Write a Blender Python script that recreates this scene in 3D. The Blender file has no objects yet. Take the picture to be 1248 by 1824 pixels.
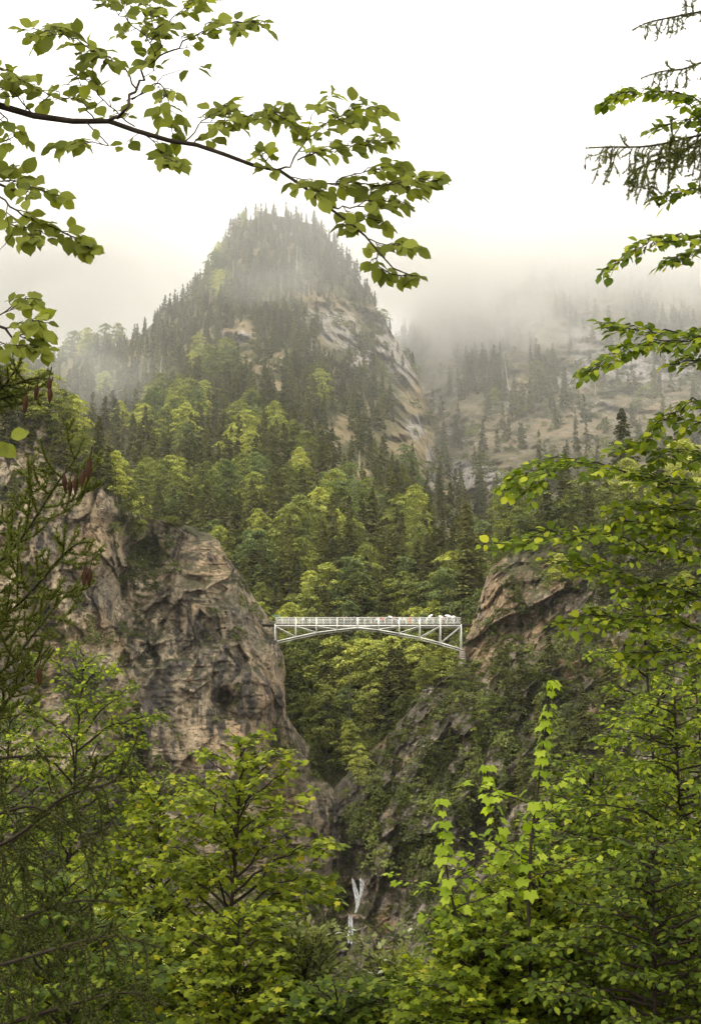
import bpy, math, random
import numpy as np
from mathutils import Vector, Matrix, Quaternion

random.seed(7)
rng = np.random.default_rng(7)
R = math.radians
scene = bpy.context.scene
COL = scene.collection

# ---------------------------------------------------------------- camera
F = 2336.0                      # focal length in photo pixels (1248 x 1824)
PITCH = R(12.7)
cam_d = bpy.data.cameras.new("camera")
cam = bpy.data.objects.new("camera", cam_d)
COL.objects.link(cam)
cam.location = (0, 0, 0)
cam.rotation_euler = (math.pi / 2 + PITCH, 0, 0)
cam_d.sensor_fit = 'VERTICAL'
cam_d.sensor_height = 24.0
cam_d.lens = 24.0 * F / 1824.0
cam_d.clip_start = 0.1
cam_d.clip_end = 6000
scene.camera = cam

# ---------------------------------------------------------------- sky and sun
SUN_EL, SUN_AZ = 47.0, 228.0    # degrees; azimuth clockwise from +Y (north)
world = bpy.data.worlds.new("World")
scene.world = world
world.use_nodes = True
wt = world.node_tree
wt.nodes.clear()
wo = wt.nodes.new('ShaderNodeOutputWorld')
wb = wt.nodes.new('ShaderNodeBackground')
sk = wt.nodes.new('ShaderNodeTexSky')
sk.sky_type = 'NISHITA'
sk.sun_disc = False
sk.sun_elevation = R(SUN_EL)
sk.sun_rotation = R(SUN_AZ)
mx = wt.nodes.new('ShaderNodeMix')
mx.data_type = 'RGBA'
mx.clamp_factor = True
mx.inputs['Factor'].default_value = 0.93            # the closed cloud cover over the clear sky
mx.inputs[7].default_value = (12.3, 12.0, 11.3, 1)
wt.links.new(sk.outputs[0], mx.inputs[6])
wt.links.new(mx.outputs[2], wb.inputs[0])
wb.inputs[1].default_value = 0.12
wt.links.new(wb.outputs[0], wo.inputs[0])

sun_d = bpy.data.lights.new("sun", 'SUN')
sun_d.energy = 1.5
sun_d.angle = R(18)
sun_d.color = (1.0, 0.95, 0.86)
sun = bpy.data.objects.new("sun", sun_d)
COL.objects.link(sun)
az, el = R(SUN_AZ), R(SUN_EL)
to_sun = Vector((math.sin(az) * math.cos(el), math.cos(az) * math.cos(el), math.sin(el)))
sun.rotation_euler = to_sun.to_track_quat('Z', 'Y').to_euler()
sun.location = to_sun * 200

vs = scene.view_settings
vs.view_transform = 'Standard'
vs.look = 'None'
vs.exposure = 0.72
vs.gamma = 1.0
vs.use_curve_mapping = False
cy = scene.cycles
cy.use_denoising = True
cy.max_bounces = 8
cy.diffuse_bounces = 3
cy.glossy_bounces = 2
cy.transmission_bounces = 4
cy.volume_bounces = 4
cy.transparent_max_bounces = 8
cy.volume_step_rate = 1.0
cy.volume_max_steps = 96
cy.use_adaptive_sampling = True
cy.adaptive_threshold = 0.02

# ---------------------------------------------------------------- small maths
SP, CP = math.sin(PITCH), math.cos(PITCH)


def at(px, py, Y):
    """world point seen at photo pixel (px, py) at distance Y ahead"""
    px, py, Y = np.broadcast_arrays(np.asarray(px, float), np.asarray(py, float), np.asarray(Y, float))
    xx = (px - 624) / F
    yy = (912 - py) / F
    k = Y / (CP - yy * SP)
    return np.stack([xx * k, Y, (SP + yy * CP) * k], -1)


def unit(v):
    v = np.asarray(v, float)
    return v / np.maximum(np.linalg.norm(v, axis=-1, keepdims=True), 1e-9)


def _h(ix, iy, iz, s):
    n = (ix.astype(np.int64) * 374761393 + iy.astype(np.int64) * 668265263 + iz.astype(np.int64) * 2147483647 + s * 974711) & 0xffffffff
    n = ((n ^ (n >> 13)) * 1274126177) & 0xffffffff
    n = ((n ^ (n >> 16)) * 2246822519) & 0xffffffff
    return ((n ^ (n >> 15)) & 0xffffff) / float(0xffffff)


def vnoise(p, s=0):
    i = np.floor(p).astype(np.int64)
    f = p - i
    f = f * f * (3 - 2 * f)
    x, y, z = i[..., 0], i[..., 1], i[..., 2]
    fx, fy, fz = f[..., 0], f[..., 1], f[..., 2]
    def L(a, b, t): return a + (b - a) * t
    a = L(_h(x, y, z, s), _h(x + 1, y, z, s), fx)
    b = L(_h(x, y + 1, z, s), _h(x + 1, y + 1, z, s), fx)
    c = L(_h(x, y, z + 1, s), _h(x + 1, y, z + 1, s), fx)
    d = L(_h(x, y + 1, z + 1, s), _h(x + 1, y + 1, z + 1, s), fx)
    return L(L(a, b, fy), L(c, d, fy), fz) * 2 - 1


def fbm(p, octaves=4, s=0, gain=0.5):
    p = np.asarray(p, float)
    out, a, t = 0, 1.0, 0
    for k in range(octaves):
        out = out + a * vnoise(p * 2.03 ** k + 17.3 * k, s + k)
        t += a
        a *= gain
    return out / t


def ridged(p, octaves=4, s=0):
    out, a, t = 0, 1.0, 0
    for k in range(octaves):
        out = out + a * (1 - 2 * np.abs(vnoise(p * 2.1 ** k + 9.1 * k, s + k)))
        t += a
        a *= 0.5
    return out / t


def worley(p, s=0):
    i = np.floor(p).astype(np.int64)
    d1 = np.full(p.shape[:-1], 9.0)
    d2 = d1.copy()
    idv = np.zeros(p.shape[:-1])
    for dx in (-1, 0, 1):
        for dy in (-1, 0, 1):
            for dz in (-1, 0, 1):
                cx, cy_, cz = i[..., 0] + dx, i[..., 1] + dy, i[..., 2] + dz
                q = np.stack([cx + _h(cx, cy_, cz, s + 1), cy_ + _h(cx, cy_, cz, s + 2), cz + _h(cx, cy_, cz, s + 3)], -1)
                d = np.linalg.norm(q - p, axis=-1)
                near = d < d1
                d2 = np.where(near, d1, np.minimum(d2, d))
                idv = np.where(near, _h(cx, cy_, cz, s + 4), idv)
                d1 = np.where(near, d, d1)
    return d1, d2, idv


def terrace(x, n, sharp=5):
    y = x * n
    f = y - np.floor(y)
    return (np.floor(y) + f ** sharp) / n


def facets(p, s=0, tilt=1.0):
    """rock broken into tilted plane facets: piecewise-planar relief in units of the cell"""
    i = np.floor(p).astype(np.int64)
    best = np.full(p.shape[:-1], 9.0)
    out = np.zeros(p.shape[:-1])
    for dx in (-1, 0, 1):
        for dy in (-1, 0, 1):
            for dz in (-1, 0, 1):
                a, b, c = i[..., 0] + dx, i[..., 1] + dy, i[..., 2] + dz
                q = np.stack([a + _h(a, b, c, s + 1), b + _h(a, b, c, s + 2), c + _h(a, b, c, s + 3)], -1)
                v = p - q
                d = np.linalg.norm(v, axis=-1)
                g = np.stack([_h(a, b, c, s + 5) - 0.5, 0 * d, _h(a, b, c, s + 6) - 0.5], -1)
                val = (v * g).sum(-1) * 2 * tilt + (_h(a, b, c, s + 7) - 0.5)
                near = d < best
                out = np.where(near, val, out)
                best = np.where(near, d, best)
    return out


def rbf(ctrl):
    c = np.array(ctrl, float)
    P, v = c[:, :2] / 100.0, c[:, 2]
    n = len(P)
    K = np.linalg.norm(P[:, None] - P[None], axis=-1)
    A = np.zeros((n + 3, n + 3))
    A[:n, :n] = K + np.eye(n) * 0.02
    A[:n, n] = 1
    A[:n, n + 1:] = P
    A[n, :n] = 1
    A[n + 1:, :n] = P.T
    w = np.linalg.solve(A, np.concatenate([v, [0, 0, 0]]))

    def f(x, y):
        q = np.stack([np.asarray(x, float), np.asarray(y, float)], -1) / 100.0
        d = np.linalg.norm(q[..., None, :] - P, axis=-1)
        return d @ w[:n] + w[n] + q @ w[n + 1:]
    return f


def sstep(a, b, x):
    t = np.clip((x - a) / (b - a), 0, 1)
    return t * t * (3 - 2 * t)


# ---------------------------------------------------------------- mesh helpers
class MB:
    """collects tubes, boxes and faces; becomes ONE mesh"""
    def __init__(self):
        self.v, self.t, self.q, self.n = [], [], [], 0
        self.mt, self.mq = [], []
        self.tone = []

    def add(self, verts, faces, mi=0, tone=None):
        verts = np.asarray(verts, float).reshape(-1, 3)
        faces = np.asarray(faces, np.int64)
        if len(faces) == 0:
            return
        if faces.shape[1] == 3:
            self.t.append(faces + self.n); self.mt.append(np.full(len(faces), mi))
        else:
            self.q.append(faces + self.n); self.mq.append(np.full(len(faces), mi))
        self.v.append(verts)
        self.tone.append(np.zeros(len(verts)) if tone is None else np.asarray(tone, float).ravel())
        self.n += len(verts)

    def tube(self, pts, rad, seg=6, mi=0, cap=True):
        pts = np.asarray(pts, float)
        rad = np.broadcast_to(np.asarray(rad, float), (len(pts),))
        tan = unit(np.gradient(pts, axis=0))
        ref = np.array([0, 0, 1.0]) if abs(tan[0, 2]) < 0.9 else np.array([1.0, 0, 0])
        n = unit(np.cross(tan, ref) + 1e-7)
        b = np.cross(tan, n)
        a = np.arange(seg) / seg * 2 * np.pi
        ring = (np.cos(a)[None, :, None] * n[:, None] + np.sin(a)[None, :, None] * b[:, None]) * rad[:, None, None] + pts[:, None]
        k = len(pts)
        i, j = np.meshgrid(np.arange(k - 1), np.arange(seg), indexing='ij')
        j2 = (j + 1) % seg
        f = np.stack([i * seg + j, i * seg + j2, (i + 1) * seg + j2, (i + 1) * seg + j], -1).reshape(-1, 4)
        self.add(ring.reshape(-1, 3), f, mi)
        if cap:
            for idx, rev in ((0, True), (k - 1, False)):
                c = np.concatenate([ring[idx], pts[idx][None]])
                tr = [(seg, (q + 1) % seg, q) if rev else (seg, q, (q + 1) % seg) for q in range(seg)]
                self.add(c, tr, mi)

    def beam(self, a, b, w, h, up=(0, 0, 1), mi=0):
        a, b = np.asarray(a, float), np.asarray(b, float)
        d = unit(b - a)
        s = np.cross(d, np.asarray(up, float))
        if np.linalg.norm(s) < 1e-3:
            s = np.cross(d, np.array([1.0, 0, 0]))
        s = unit(s) * w / 2
        u = unit(np.cross(s, d)) * h / 2
        v = [p + x * s + y * u for p in (a, b) for x, y in ((-1, -1), (1, -1), (1, 1), (-1, 1))]
        self.add(v, [(0, 1, 2, 3), (7, 6, 5, 4), (0, 4, 5, 1), (1, 5, 6, 2), (2, 6, 7, 3), (3, 7, 4, 0)], mi)

    def mesh(self, name, mats=(), smooth=False):
        me = bpy.data.meshes.new(name)
        if not self.v:
            return me
        V = np.concatenate(self.v)
        T = np.concatenate(self.t) if self.t else np.zeros((0, 3), np.int64)
        Q = np.concatenate(self.q) if self.q else np.zeros((0, 4), np.int64)
        me.vertices.add(len(V))
        me.vertices.foreach_set('co', V.astype(np.float32).ravel())
        loops = np.concatenate([T.ravel(), Q.ravel()]).astype(np.int32)
        me.loops.add(len(loops))
        me.loops.foreach_set('vertex_index', loops)
        nf = len(T) + len(Q)
        me.polygons.add(nf)
        st = np.concatenate([np.arange(len(T)) * 3, len(T) * 3 + np.arange(len(Q)) * 4]).astype(np.int32)
        me.polygons.foreach_set('loop_start', st)
        mi = np.concatenate(([np.concatenate(self.mt)] if self.mt else []) + ([np.concatenate(self.mq)] if self.mq else []))
        me.polygons.foreach_set('material_index', mi.astype(np.int32))
        if smooth:
            me.polygons.foreach_set('use_smooth', np.ones(nf, bool))
        me.update(calc_edges=True)
        if len(self.tone) and any(t.any() for t in self.tone):
            a = me.attributes.new('tone', 'FLOAT', 'POINT')
            a.data.foreach_set('value', np.concatenate(self.tone).astype(np.float32))
        for m in mats:
            me.materials.append(m)
        return me


def link(name, me, parent=None, loc=None, **props):
    o = bpy.data.objects.new(name, me)
    COL.objects.link(o)
    if parent is not None:
        o.parent = parent
    if loc is not None:
        o.location = loc
    for k, v in props.items():
        o[k] = v
    return o


def thing(name, label, cat, loc=(0, 0, 0), group=None, rz=0):
    o = bpy.data.objects.new(name, None)
    COL.objects.link(o)
    o.empty_display_size = 0.2
    o.location = loc
    o.rotation_euler = (0, 0, rz)
    o['label'] = label
    o['category'] = cat
    if group:
        o['group'] = group
    return o


def copy_tree(root, loc, rz, sc, label=None, group=None):
    c = root.copy()
    COL.objects.link(c)
    c.location = loc
    c.rotation_euler = (0, 0, rz)
    c.scale = sc if hasattr(sc, '__len__') else (sc, sc, sc)
    if label:
        c['label'] = label
    if group:
        c['group'] = group
    elif 'group' in c:
        del c['group']
    for ch in root.children:
        d = ch.copy()
        COL.objects.link(d)
        d.parent = c
        for g in ch.children:
            e = g.copy()
            COL.objects.link(e)
            e.parent = d
    return c


# ---------------------------------------------------------------- materials
def mat(name):
    m = bpy.data.materials.new(name)
    m.use_nodes = True
    t = m.node_tree
    t.nodes.clear()
    return m, t, (lambda k, **kw: _node(t, k, kw))


def _node(t, k, kw):
    n = t.nodes.new('ShaderNode' + k)
    for a, b in kw.items():
        setattr(n, a, b)
    return n


def ramp(t, fac, stops, interp='LINEAR'):
    n = t.nodes.new('ShaderNodeValToRGB')
    n.color_ramp.interpolation = interp
    e = n.color_ramp.elements
    while len(e) > 1:
        e.remove(e[-1])
    e[0].position = stops[0][0]
    e[0].color = (*stops[0][1], 1)
    for p, c in stops[1:]:
        x = e.new(p)
        x.color = (*c, 1)
    if fac is not None:
        t.links.new(fac, n.inputs[0])
    return n.outputs[0]


def g3(v): return (v, v, v)


def noise_out(t, vec, scale, detail=4, rough=0.55, dist=0.0, stretch=None):
    if stretch is not None:
        m = t.nodes.new('ShaderNodeMapping')
        m.inputs['Scale'].default_value = stretch
        t.links.new(vec, m.inputs[0])
        vec = m.outputs[0]
    n = t.nodes.new('ShaderNodeTexNoise')
    n.inputs['Scale'].default_value = scale
    n.inputs['Detail'].default_value = detail
    n.inputs['Roughness'].default_value = rough
    n.inputs['Distortion'].default_value = dist
    t.links.new(vec, n.inputs['Vector'])
    return n.outputs['Fac']


def mixc(t, fac, a, b, mode='MIX'):
    n = t.nodes.new('ShaderNodeMix')
    n.data_type = 'RGBA'
    n.blend_type = mode
    for s, x in ((0, fac), (6, a), (7, b)):
        if hasattr(x, 'links') or hasattr(x, 'is_linked'):
            t.links.new(x, n.inputs[s])
        elif isinstance(x, (int, float)):
            n.inputs[s].default_value = x
        else:
            n.inputs[s].default_value = (*x, 1)
    return n.outputs[2]


def mth(t, op, a, b=None, clamp=False):
    n = t.nodes.new('ShaderNodeMath')
    n.operation = op
    n.use_clamp = clamp
    for s, x in ((0, a), (1, b)):
        if x is None:
            continue
        if isinstance(x, (int, float)):
            n.inputs[s].default_value = x
        else:
            t.links.new(x, n.inputs[s])
    return n.outputs[0]


def leaf_mat(name, stops, transl=0.45, gloss=0.35, rough=0.45, tcol=(1.25, 1.25, 0.6), patch=0.0):
    m, t, N = mat(name)
    g = N('NewGeometry')
    oi = N('ObjectInfo')
    r = mth(t, 'FRACT', mth(t, 'ADD', g.outputs['Random Per Island'], oi.outputs['Random']))
    if patch:   # whole trees differ too
        ta = N('Attribute', attribute_name='tone')
        r = mth(t, 'ADD', mth(t, 'MULTIPLY', r, 0.25), mth(t, 'MULTIPLY', oi.outputs['Random'], patch))
        r = mth(t, 'ADD', r, mth(t, 'MULTIPLY', ta.outputs['Fac'], 0.75 - patch))
    c = ramp(t, r, stops)
    p = N('BsdfPrincipled')
    p.inputs['Roughness'].default_value = rough
    p.inputs['Specular IOR Level'].default_value = gloss
    t.links.new(c, p.inputs['Base Color'])
    tr = N('BsdfTranslucent')
    tc = mixc(t, 1.0, c, tcol, 'MULTIPLY')
    t.links.new(tc, tr.inputs[0])
    ms = N('MixShader')
    ms.inputs[0].default_value = transl
    t.links.new(p.outputs[0], ms.inputs[1])
    t.links.new(tr.outputs[0], ms.inputs[2])
    o = N('OutputMaterial')
    t.links.new(ms.outputs[0], o.inputs[0])
    return m


def plain_mat(name, col, rough=0.7, var=0.25, scale=6.0, bump=0.3, spec=0.12, metal=0.0, bdist=0.01):
    m, t, N = mat(name)
    tc = N('TexCoord')
    n = noise_out(t, tc.outputs['Object'], scale, 5)
    c = ramp(t, n, [(0.25, tuple(x * (1 - var) for x in col)), (0.75, tuple(min(1, x * (1 + var)) for x in col))])
    p = N('BsdfPrincipled')
    p.inputs['Roughness'].default_value = rough
    p.inputs['Specular IOR Level'].default_value = spec
    p.inputs['Metallic'].default_value = metal
    t.links.new(c, p.inputs['Base Color'])
    b = N('Bump')
    b.inputs['Strength'].default_value = bump
    b.inputs['Distance'].default_value = bdist
    t.links.new(n, b.inputs['Height'])
    t.links.new(b.outputs[0], p.inputs['Normal'])
    o = N('OutputMaterial')
    t.links.new(p.outputs[0], o.inputs[0])
    return m


def rock_mat(name, tones, stain, ochre, stain_amt=0.5, green=(0.045, 0.05, 0.02), crack=0.6, ledge=(0.35, 0.7), fc=(0.42, 1.6)):
    m, t, N = mat(name)
    tc = N('TexCoord')
    P = tc.outputs['Object']
    big = noise_out(t, P, 0.06, 6, 0.6, 0.6)
    base = ramp(t, big, [(0.34, tones[0]), (0.45, tones[1]), (0.56, tones[2]), (0.68, tones[3])])
    fine = noise_out(t, P, 1.3, 8, 0.68, 0.3)
    base = mixc(t, 1.0, base, ramp(t, fine, [(0.34, g3(fc[0])), (0.5, g3(1.0)), (0.66, g3(fc[1]))]), 'MULTIPLY')
    # ochre and rusty areas
    oc = noise_out(t, P, 0.11, 4, 0.6, 1.0, stretch=(1, 1, 0.8))
    base = mixc(t, ramp(t, oc, [(0.52, g3(0)), (0.66, g3(0.75))]), base, ochre)
    wa = N('Attribute', attribute_name='warm')
    base = mixc(t, mth(t, 'MULTIPLY', wa.outputs['Fac'], 0.8), base, mixc(t, fine, (0.16, 0.10, 0.055), (0.66, 0.46, 0.26)))
    # dark water streaks running down
    st = noise_out(t, P, 0.55, 5, 0.62, 0.25, stretch=(1.0, 1.0, 0.13))
    st2 = noise_out(t, P, 0.07, 4, 0.6, 0.8)
    sf = mth(t, 'MULTIPLY', ramp(t, st, [(0.44, g3(0)), (0.54, g3(1))]), ramp(t, st2, [(0.44, g3(0)), (0.54, g3(1))]))
    base = mixc(t, mth(t, 'MULTIPLY', sf, stain_amt), base, stain)
    # cracks: thin dark broken lines and specks
    dist = noise_out(t, P, 0.8, 4, 0.6)
    vadd = N('VectorMath', operation='ADD')
    dcol = N('CombineXYZ')
    for k in range(3):
        t.links.new(mth(t, 'MULTIPLY', dist, 1.6), dcol.inputs[k])
    t.links.new(P, vadd.inputs[0])
    t.links.new(dcol.outputs[0], vadd.inputs[1])
    brk = noise_out(t, P, 0.35, 4, 0.65)
    l1 = noise_out(t, vadd.outputs[0], 0.32, 3, 0.6, 0.4, stretch=(0.45, 0.45, 1.7))
    l2 = noise_out(t, vadd.outputs[0], 0.5, 3, 0.6, 0.4, stretch=(1.4, 1.4, 0.35))
    c1 = ramp(t, mth(t, 'ABSOLUTE', mth(t, 'SUBTRACT', l1, 0.5)), [(0.0, g3(1)), (0.014, g3(0))])
    c2 = ramp(t, mth(t, 'ABSOLUTE', mth(t, 'SUBTRACT', l2, 0.47)), [(0.0, g3(0.9)), (0.010, g3(0))])
    cr = mth(t, 'MAXIMUM', mth(t, 'MULTIPLY', c1, ramp(t, brk, [(0.47, g3(0)), (0.55, g3(1))])), mth(t, 'MULTIPLY', c2, ramp(t, brk, [(0.40, g3(1)), (0.48, g3(0))])))
    sp = noise_out(t, P, 2.6, 3, 0.6, 0.6, stretch=(0.6, 0.6, 1.5))
    spk = ramp(t, sp, [(0.615, g3(0)), (0.65, g3(1))])
    cr = mth(t, 'MAXIMUM', cr, spk)
    base = mixc(t, mth(t, 'MULTIPLY', cr, crack), base, (0.03, 0.026, 0.02))
    # plants and soil on the flatter ledges
    ge = N('NewGeometry')
    sx = N('SeparateXYZ')
    t.links.new(ge.outputs['Normal'], sx.inputs[0])
    lf = mth(t, 'ADD', sx.outputs[2], mth(t, 'MULTIPLY', mth(t, 'SUBTRACT', fine, 0.5), 1.2))
    at_ = N('Attribute', attribute_name='green')
    patchy = noise_out(t, P, 0.5, 6, 0.75)
    lf2 = mth(t, 'MAXIMUM', ramp(t, lf, [(ledge[0], g3(0)), (ledge[1], g3(0.85))]), mth(t, 'MULTIPLY', at_.outputs['Fac'], ramp(t, patchy, [(0.46, g3(0)), (0.56, g3(0.9))])))
    gn = noise_out(t, P, 3.0, 5, 0.7)
    gc = ramp(t, gn, [(0.3, tuple(x * 0.5 for x in green)), (0.6, green), (0.8, (green[0] * 2.4, green[1] * 2.1, green[2] * 1.6))])
    base = mixc(t, lf2, base, gc)
    p = N('BsdfPrincipled')
    p.inputs['Roughness'].default_value = 0.85
    p.inputs['Specular IOR Level'].default_value = 0.06
    t.links.new(base, p.inputs['Base Color'])
    h = mth(t, 'ADD', mth(t, 'MULTIPLY', fine, 0.8), mth(t, 'MULTIPLY', cr, -0.5))
    h = mth(t, 'ADD', h, mth(t, 'MULTIPLY', noise_out(t, P, 0.6, 7, 0.7, 0.1, stretch=(1.3, 1.3, 0.5)), 0.7))
    b = N('Bump')
    b.inputs['Strength'].default_value = 0.9
    b.inputs['Distance'].default_value = 0.9
    t.links.new(h, b.inputs['Height'])
    t.links.new(b.outputs[0], p.inputs['Normal'])
    o = N('OutputMaterial')
    t.links.new(p.outputs[0], o.inputs[0])
    return m


def hill_mat(name, grass, soil, rock):
    m, t, N = mat(name)
    tc = N('TexCoord')
    P = tc.outputs['Object']
    n1 = noise_out(t, P, 0.03, 7, 0.65, 0.5)
    n2 = noise_out(t, P, 0.35, 6, 0.7)
    base = ramp(t, n1, [(0.35, tuple(x * 0.6 for x in grass)), (0.5, grass), (0.62, soil), (0.75, tuple(x * 1.25 for x in soil))])
    base = mixc(t, 1.0, base, ramp(t, n2, [(0.3, g3(0.6)), (0.5, g3(1)), (0.7, g3(1.35))]), 'MULTIPLY')
    at1 = N('Attribute', attribute_name='bare')
    at2 = N('Attribute', attribute_name='rock')
    sn = mth(t, 'ADD', at1.outputs['Fac'], mth(t, 'MULTIPLY', mth(t, 'SUBTRACT', noise_out(t, P, 0.12, 6, 0.75), 0.5), 2.2))
    base = mixc(t, ramp(t, sn, [(0.3, g3(0)), (0.6, g3(1))]), base, mixc(t, n2, tuple(x * 0.8 for x in soil), tuple(min(1, x * 1.7) for x in soil)))
    rn = mth(t, 'ADD', at2.outputs['Fac'], mth(t, 'MULTIPLY', mth(t, 'SUBTRACT', noise_out(t, P, 0.16, 6, 0.7, 0.8, stretch=(1.0, 1.0, 0.6)), 0.5), 2.0))
    rc = ramp(t, noise_out(t, P, 0.5, 6, 0.7, 0.4, stretch=(1, 1, 0.35)), [(0.3, tuple(x * 0.35 for x in rock)), (0.5, rock), (0.65, tuple(min(1, x * 1.7) for x in rock))])
    base = mixc(t, ramp(t, rn, [(0.5, g3(0)), (0.68, g3(1))]), base, rc)
    p = N('BsdfPrincipled')
    p.inputs['Roughness'].default_value = 0.95
    p.inputs['Specular IOR Level'].default_value = 0.1
    t.links.new(base, p.inputs['Base Color'])
    b = N('Bump')
    b.inputs['Strength'].default_value = 1.0
    b.inputs['Distance'].default_value = 2.5
    t.links.new(n2, b.inputs['Height'])
    t.links.new(b.outputs[0], p.inputs['Normal'])
    o = N('OutputMaterial')
    t.links.new(p.outputs[0], o.inputs[0])
    return m


M = {}
M['rock_left'] = rock_mat('limestone_tan', [(0.09, 0.078, 0.062), (0.26, 0.215, 0.15), (0.46, 0.37, 0.245), (0.62, 0.505, 0.335)], (0.05, 0.048, 0.05), (0.42, 0.30, 0.17), 0.85, crack=0.9, ledge=(0.5, 0.85), fc=(0.66, 1.25))
M['rock_right'] = rock_mat('limestone_grey', [(0.07, 0.06, 0.048), (0.18, 0.15, 0.115), (0.32, 0.27, 0.21), (0.50, 0.43, 0.35)], (0.06, 0.055, 0.05), (0.36, 0.23, 0.12), 0.6, green=(0.05, 0.058, 0.02), crack=0.7, ledge=(0.42, 0.8))
M['mountain'] = hill_mat('mountain_ground', (0.085, 0.085, 0.036), (0.20, 0.158, 0.09), (0.28, 0.25, 0.215))
M['mountain_far'] = hill_mat('far_mountain_ground', (0.09, 0.085, 0.045), (0.175, 0.138, 0.085), (0.26, 0.24, 0.215))
M['soil'] = plain_mat('forest_soil', (0.035, 0.03, 0.018), 0.95, 0.5, 1.5, 0.8, 0.1, bdist=0.1)
M['bark_dark'] = plain_mat('bark_dark', (0.035, 0.027, 0.02), 0.85, 0.4, 30, 0.5, 0.06, bdist=0.004)
M['bark_grey'] = plain_mat('bark_grey', (0.10, 0.085, 0.065), 0.85, 0.4, 3, 0.5, 0.2, bdist=0.02)
M['deadwood'] = plain_mat('bleached_deadwood', (0.42, 0.38, 0.32), 0.8, 0.3, 1.0, 0.2, 0.2)
M['bridge_white'] = plain_mat('white_painted_steel', (0.68, 0.67, 0.60), 0.55, 0.22, 1.6, 0.15, 0.2)
M['bridge_dark'] = plain_mat('weathered_planks', (0.10, 0.085, 0.07), 0.8, 0.3, 3.0, 0.2)
M['stone'] = plain_mat('abutment_stone', (0.24, 0.21, 0.17), 0.9, 0.4, 2.5, 0.6, bdist=0.1)
M['spruce'] = leaf_mat('spruce_needles', [(0.0, (0.045, 0.05, 0.017)), (0.45, (0.105, 0.11, 0.03)), (0.8, (0.19, 0.185, 0.05)), (1.0, (0.28, 0.26, 0.08))], 0.34, 0.08, 0.7, (1.15, 1.15, 0.8), patch=0.45)
M['beech'] = leaf_mat('beech_leaves_distant', [(0.0, (0.055, 0.07, 0.016)), (0.35, (0.14, 0.165, 0.032)), (0.55, (0.27, 0.30, 0.055)), (0.75, (0.46, 0.48, 0.09)), (1.0, (0.66, 0.66, 0.15))], 0.25, 0.2, 0.6, (1.25, 1.2, 0.6), patch=0.5)
M['beech_blue'] = leaf_mat('pale_green_leaves_distant', [(0.0, (0.06, 0.085, 0.03)), (0.5, (0.15, 0.19, 0.06)), (1.0, (0.30, 0.33, 0.11))], 0.25, 0.08, 0.6, (1.1, 1.15, 0.75), patch=0.3)
M['shrub'] = leaf_mat('cliff_shrub_leaves', [(0.0, (0.04, 0.046, 0.013)), (0.5, (0.09, 0.105, 0.025)), (1.0, (0.22, 0.25, 0.055))], 0.3, 0.15, 0.7, patch=0.5)
M['leaf_top'] = leaf_mat('beech_leaf_near', [(0.0, (0.10, 0.12, 0.016)), (0.5, (0.165, 0.185, 0.025)), (1.0, (0.25, 0.275, 0.045))], 0.5, 0.12, 0.6, (1.2, 1.2, 0.55))
M['leaf_right'] = leaf_mat('beech_leaf_right', [(0.0, (0.055, 0.085, 0.008)), (0.5, (0.12, 0.165, 0.012)), (0.85, (0.22, 0.27, 0.02)), (1.0, (0.38, 0.40, 0.03))], 0.45, 0.12, 0.6, (1.25, 1.25, 0.4))
M['leaf_maple'] = leaf_mat('maple_leaf_fresh', [(0.0, (0.06, 0.085, 0.008)), (0.5, (0.15, 0.185, 0.013)), (0.95, (0.28, 0.32, 0.025)), (1.0, (0.42, 0.36, 0.03))], 0.45, 0.12, 0.6, (1.25, 1.25, 0.4))
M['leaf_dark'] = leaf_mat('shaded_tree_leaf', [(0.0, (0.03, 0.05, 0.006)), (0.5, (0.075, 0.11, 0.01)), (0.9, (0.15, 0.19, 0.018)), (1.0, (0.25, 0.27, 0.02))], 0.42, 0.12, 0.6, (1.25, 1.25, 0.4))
M['leaf_shoot'] = leaf_mat('maple_shoot_leaf', [(0.0, (0.15, 0.22, 0.015)), (0.5, (0.25, 0.33, 0.022)), (1.0, (0.40, 0.47, 0.05))], 0.5, 0.12, 0.6, (1.2, 1.25, 0.45))
M['leaf_pale'] = leaf_mat('whitebeam_leaf', [(0.0, (0.09, 0.11, 0.022)), (0.6, (0.16, 0.18, 0.04)), (0.97, (0.24, 0.26, 0.08)), (0.985, (0.45, 0.48, 0.35)), (1.0, (0.5, 0.52, 0.4))], 0.4, 0.3, 0.5, (1.2, 1.2, 0.6))
M['needle'] = leaf_mat('needles_near', [(0.0, (0.05, 0.065, 0.012)), (0.5, (0.11, 0.13, 0.022)), (1.0, (0.22, 0.24, 0.045))], 0.25, 0.12, 0.6, (1.1, 1.1, 0.6))
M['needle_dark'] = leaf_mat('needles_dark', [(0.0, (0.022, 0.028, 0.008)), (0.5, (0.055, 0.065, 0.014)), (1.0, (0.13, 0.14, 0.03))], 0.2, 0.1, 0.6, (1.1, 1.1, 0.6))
M['cone'] = plain_mat('spruce_cone', (0.045, 0.022, 0.012), 0.75, 0.4, 60, 0.4, 0.04, bdist=0.002)


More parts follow.
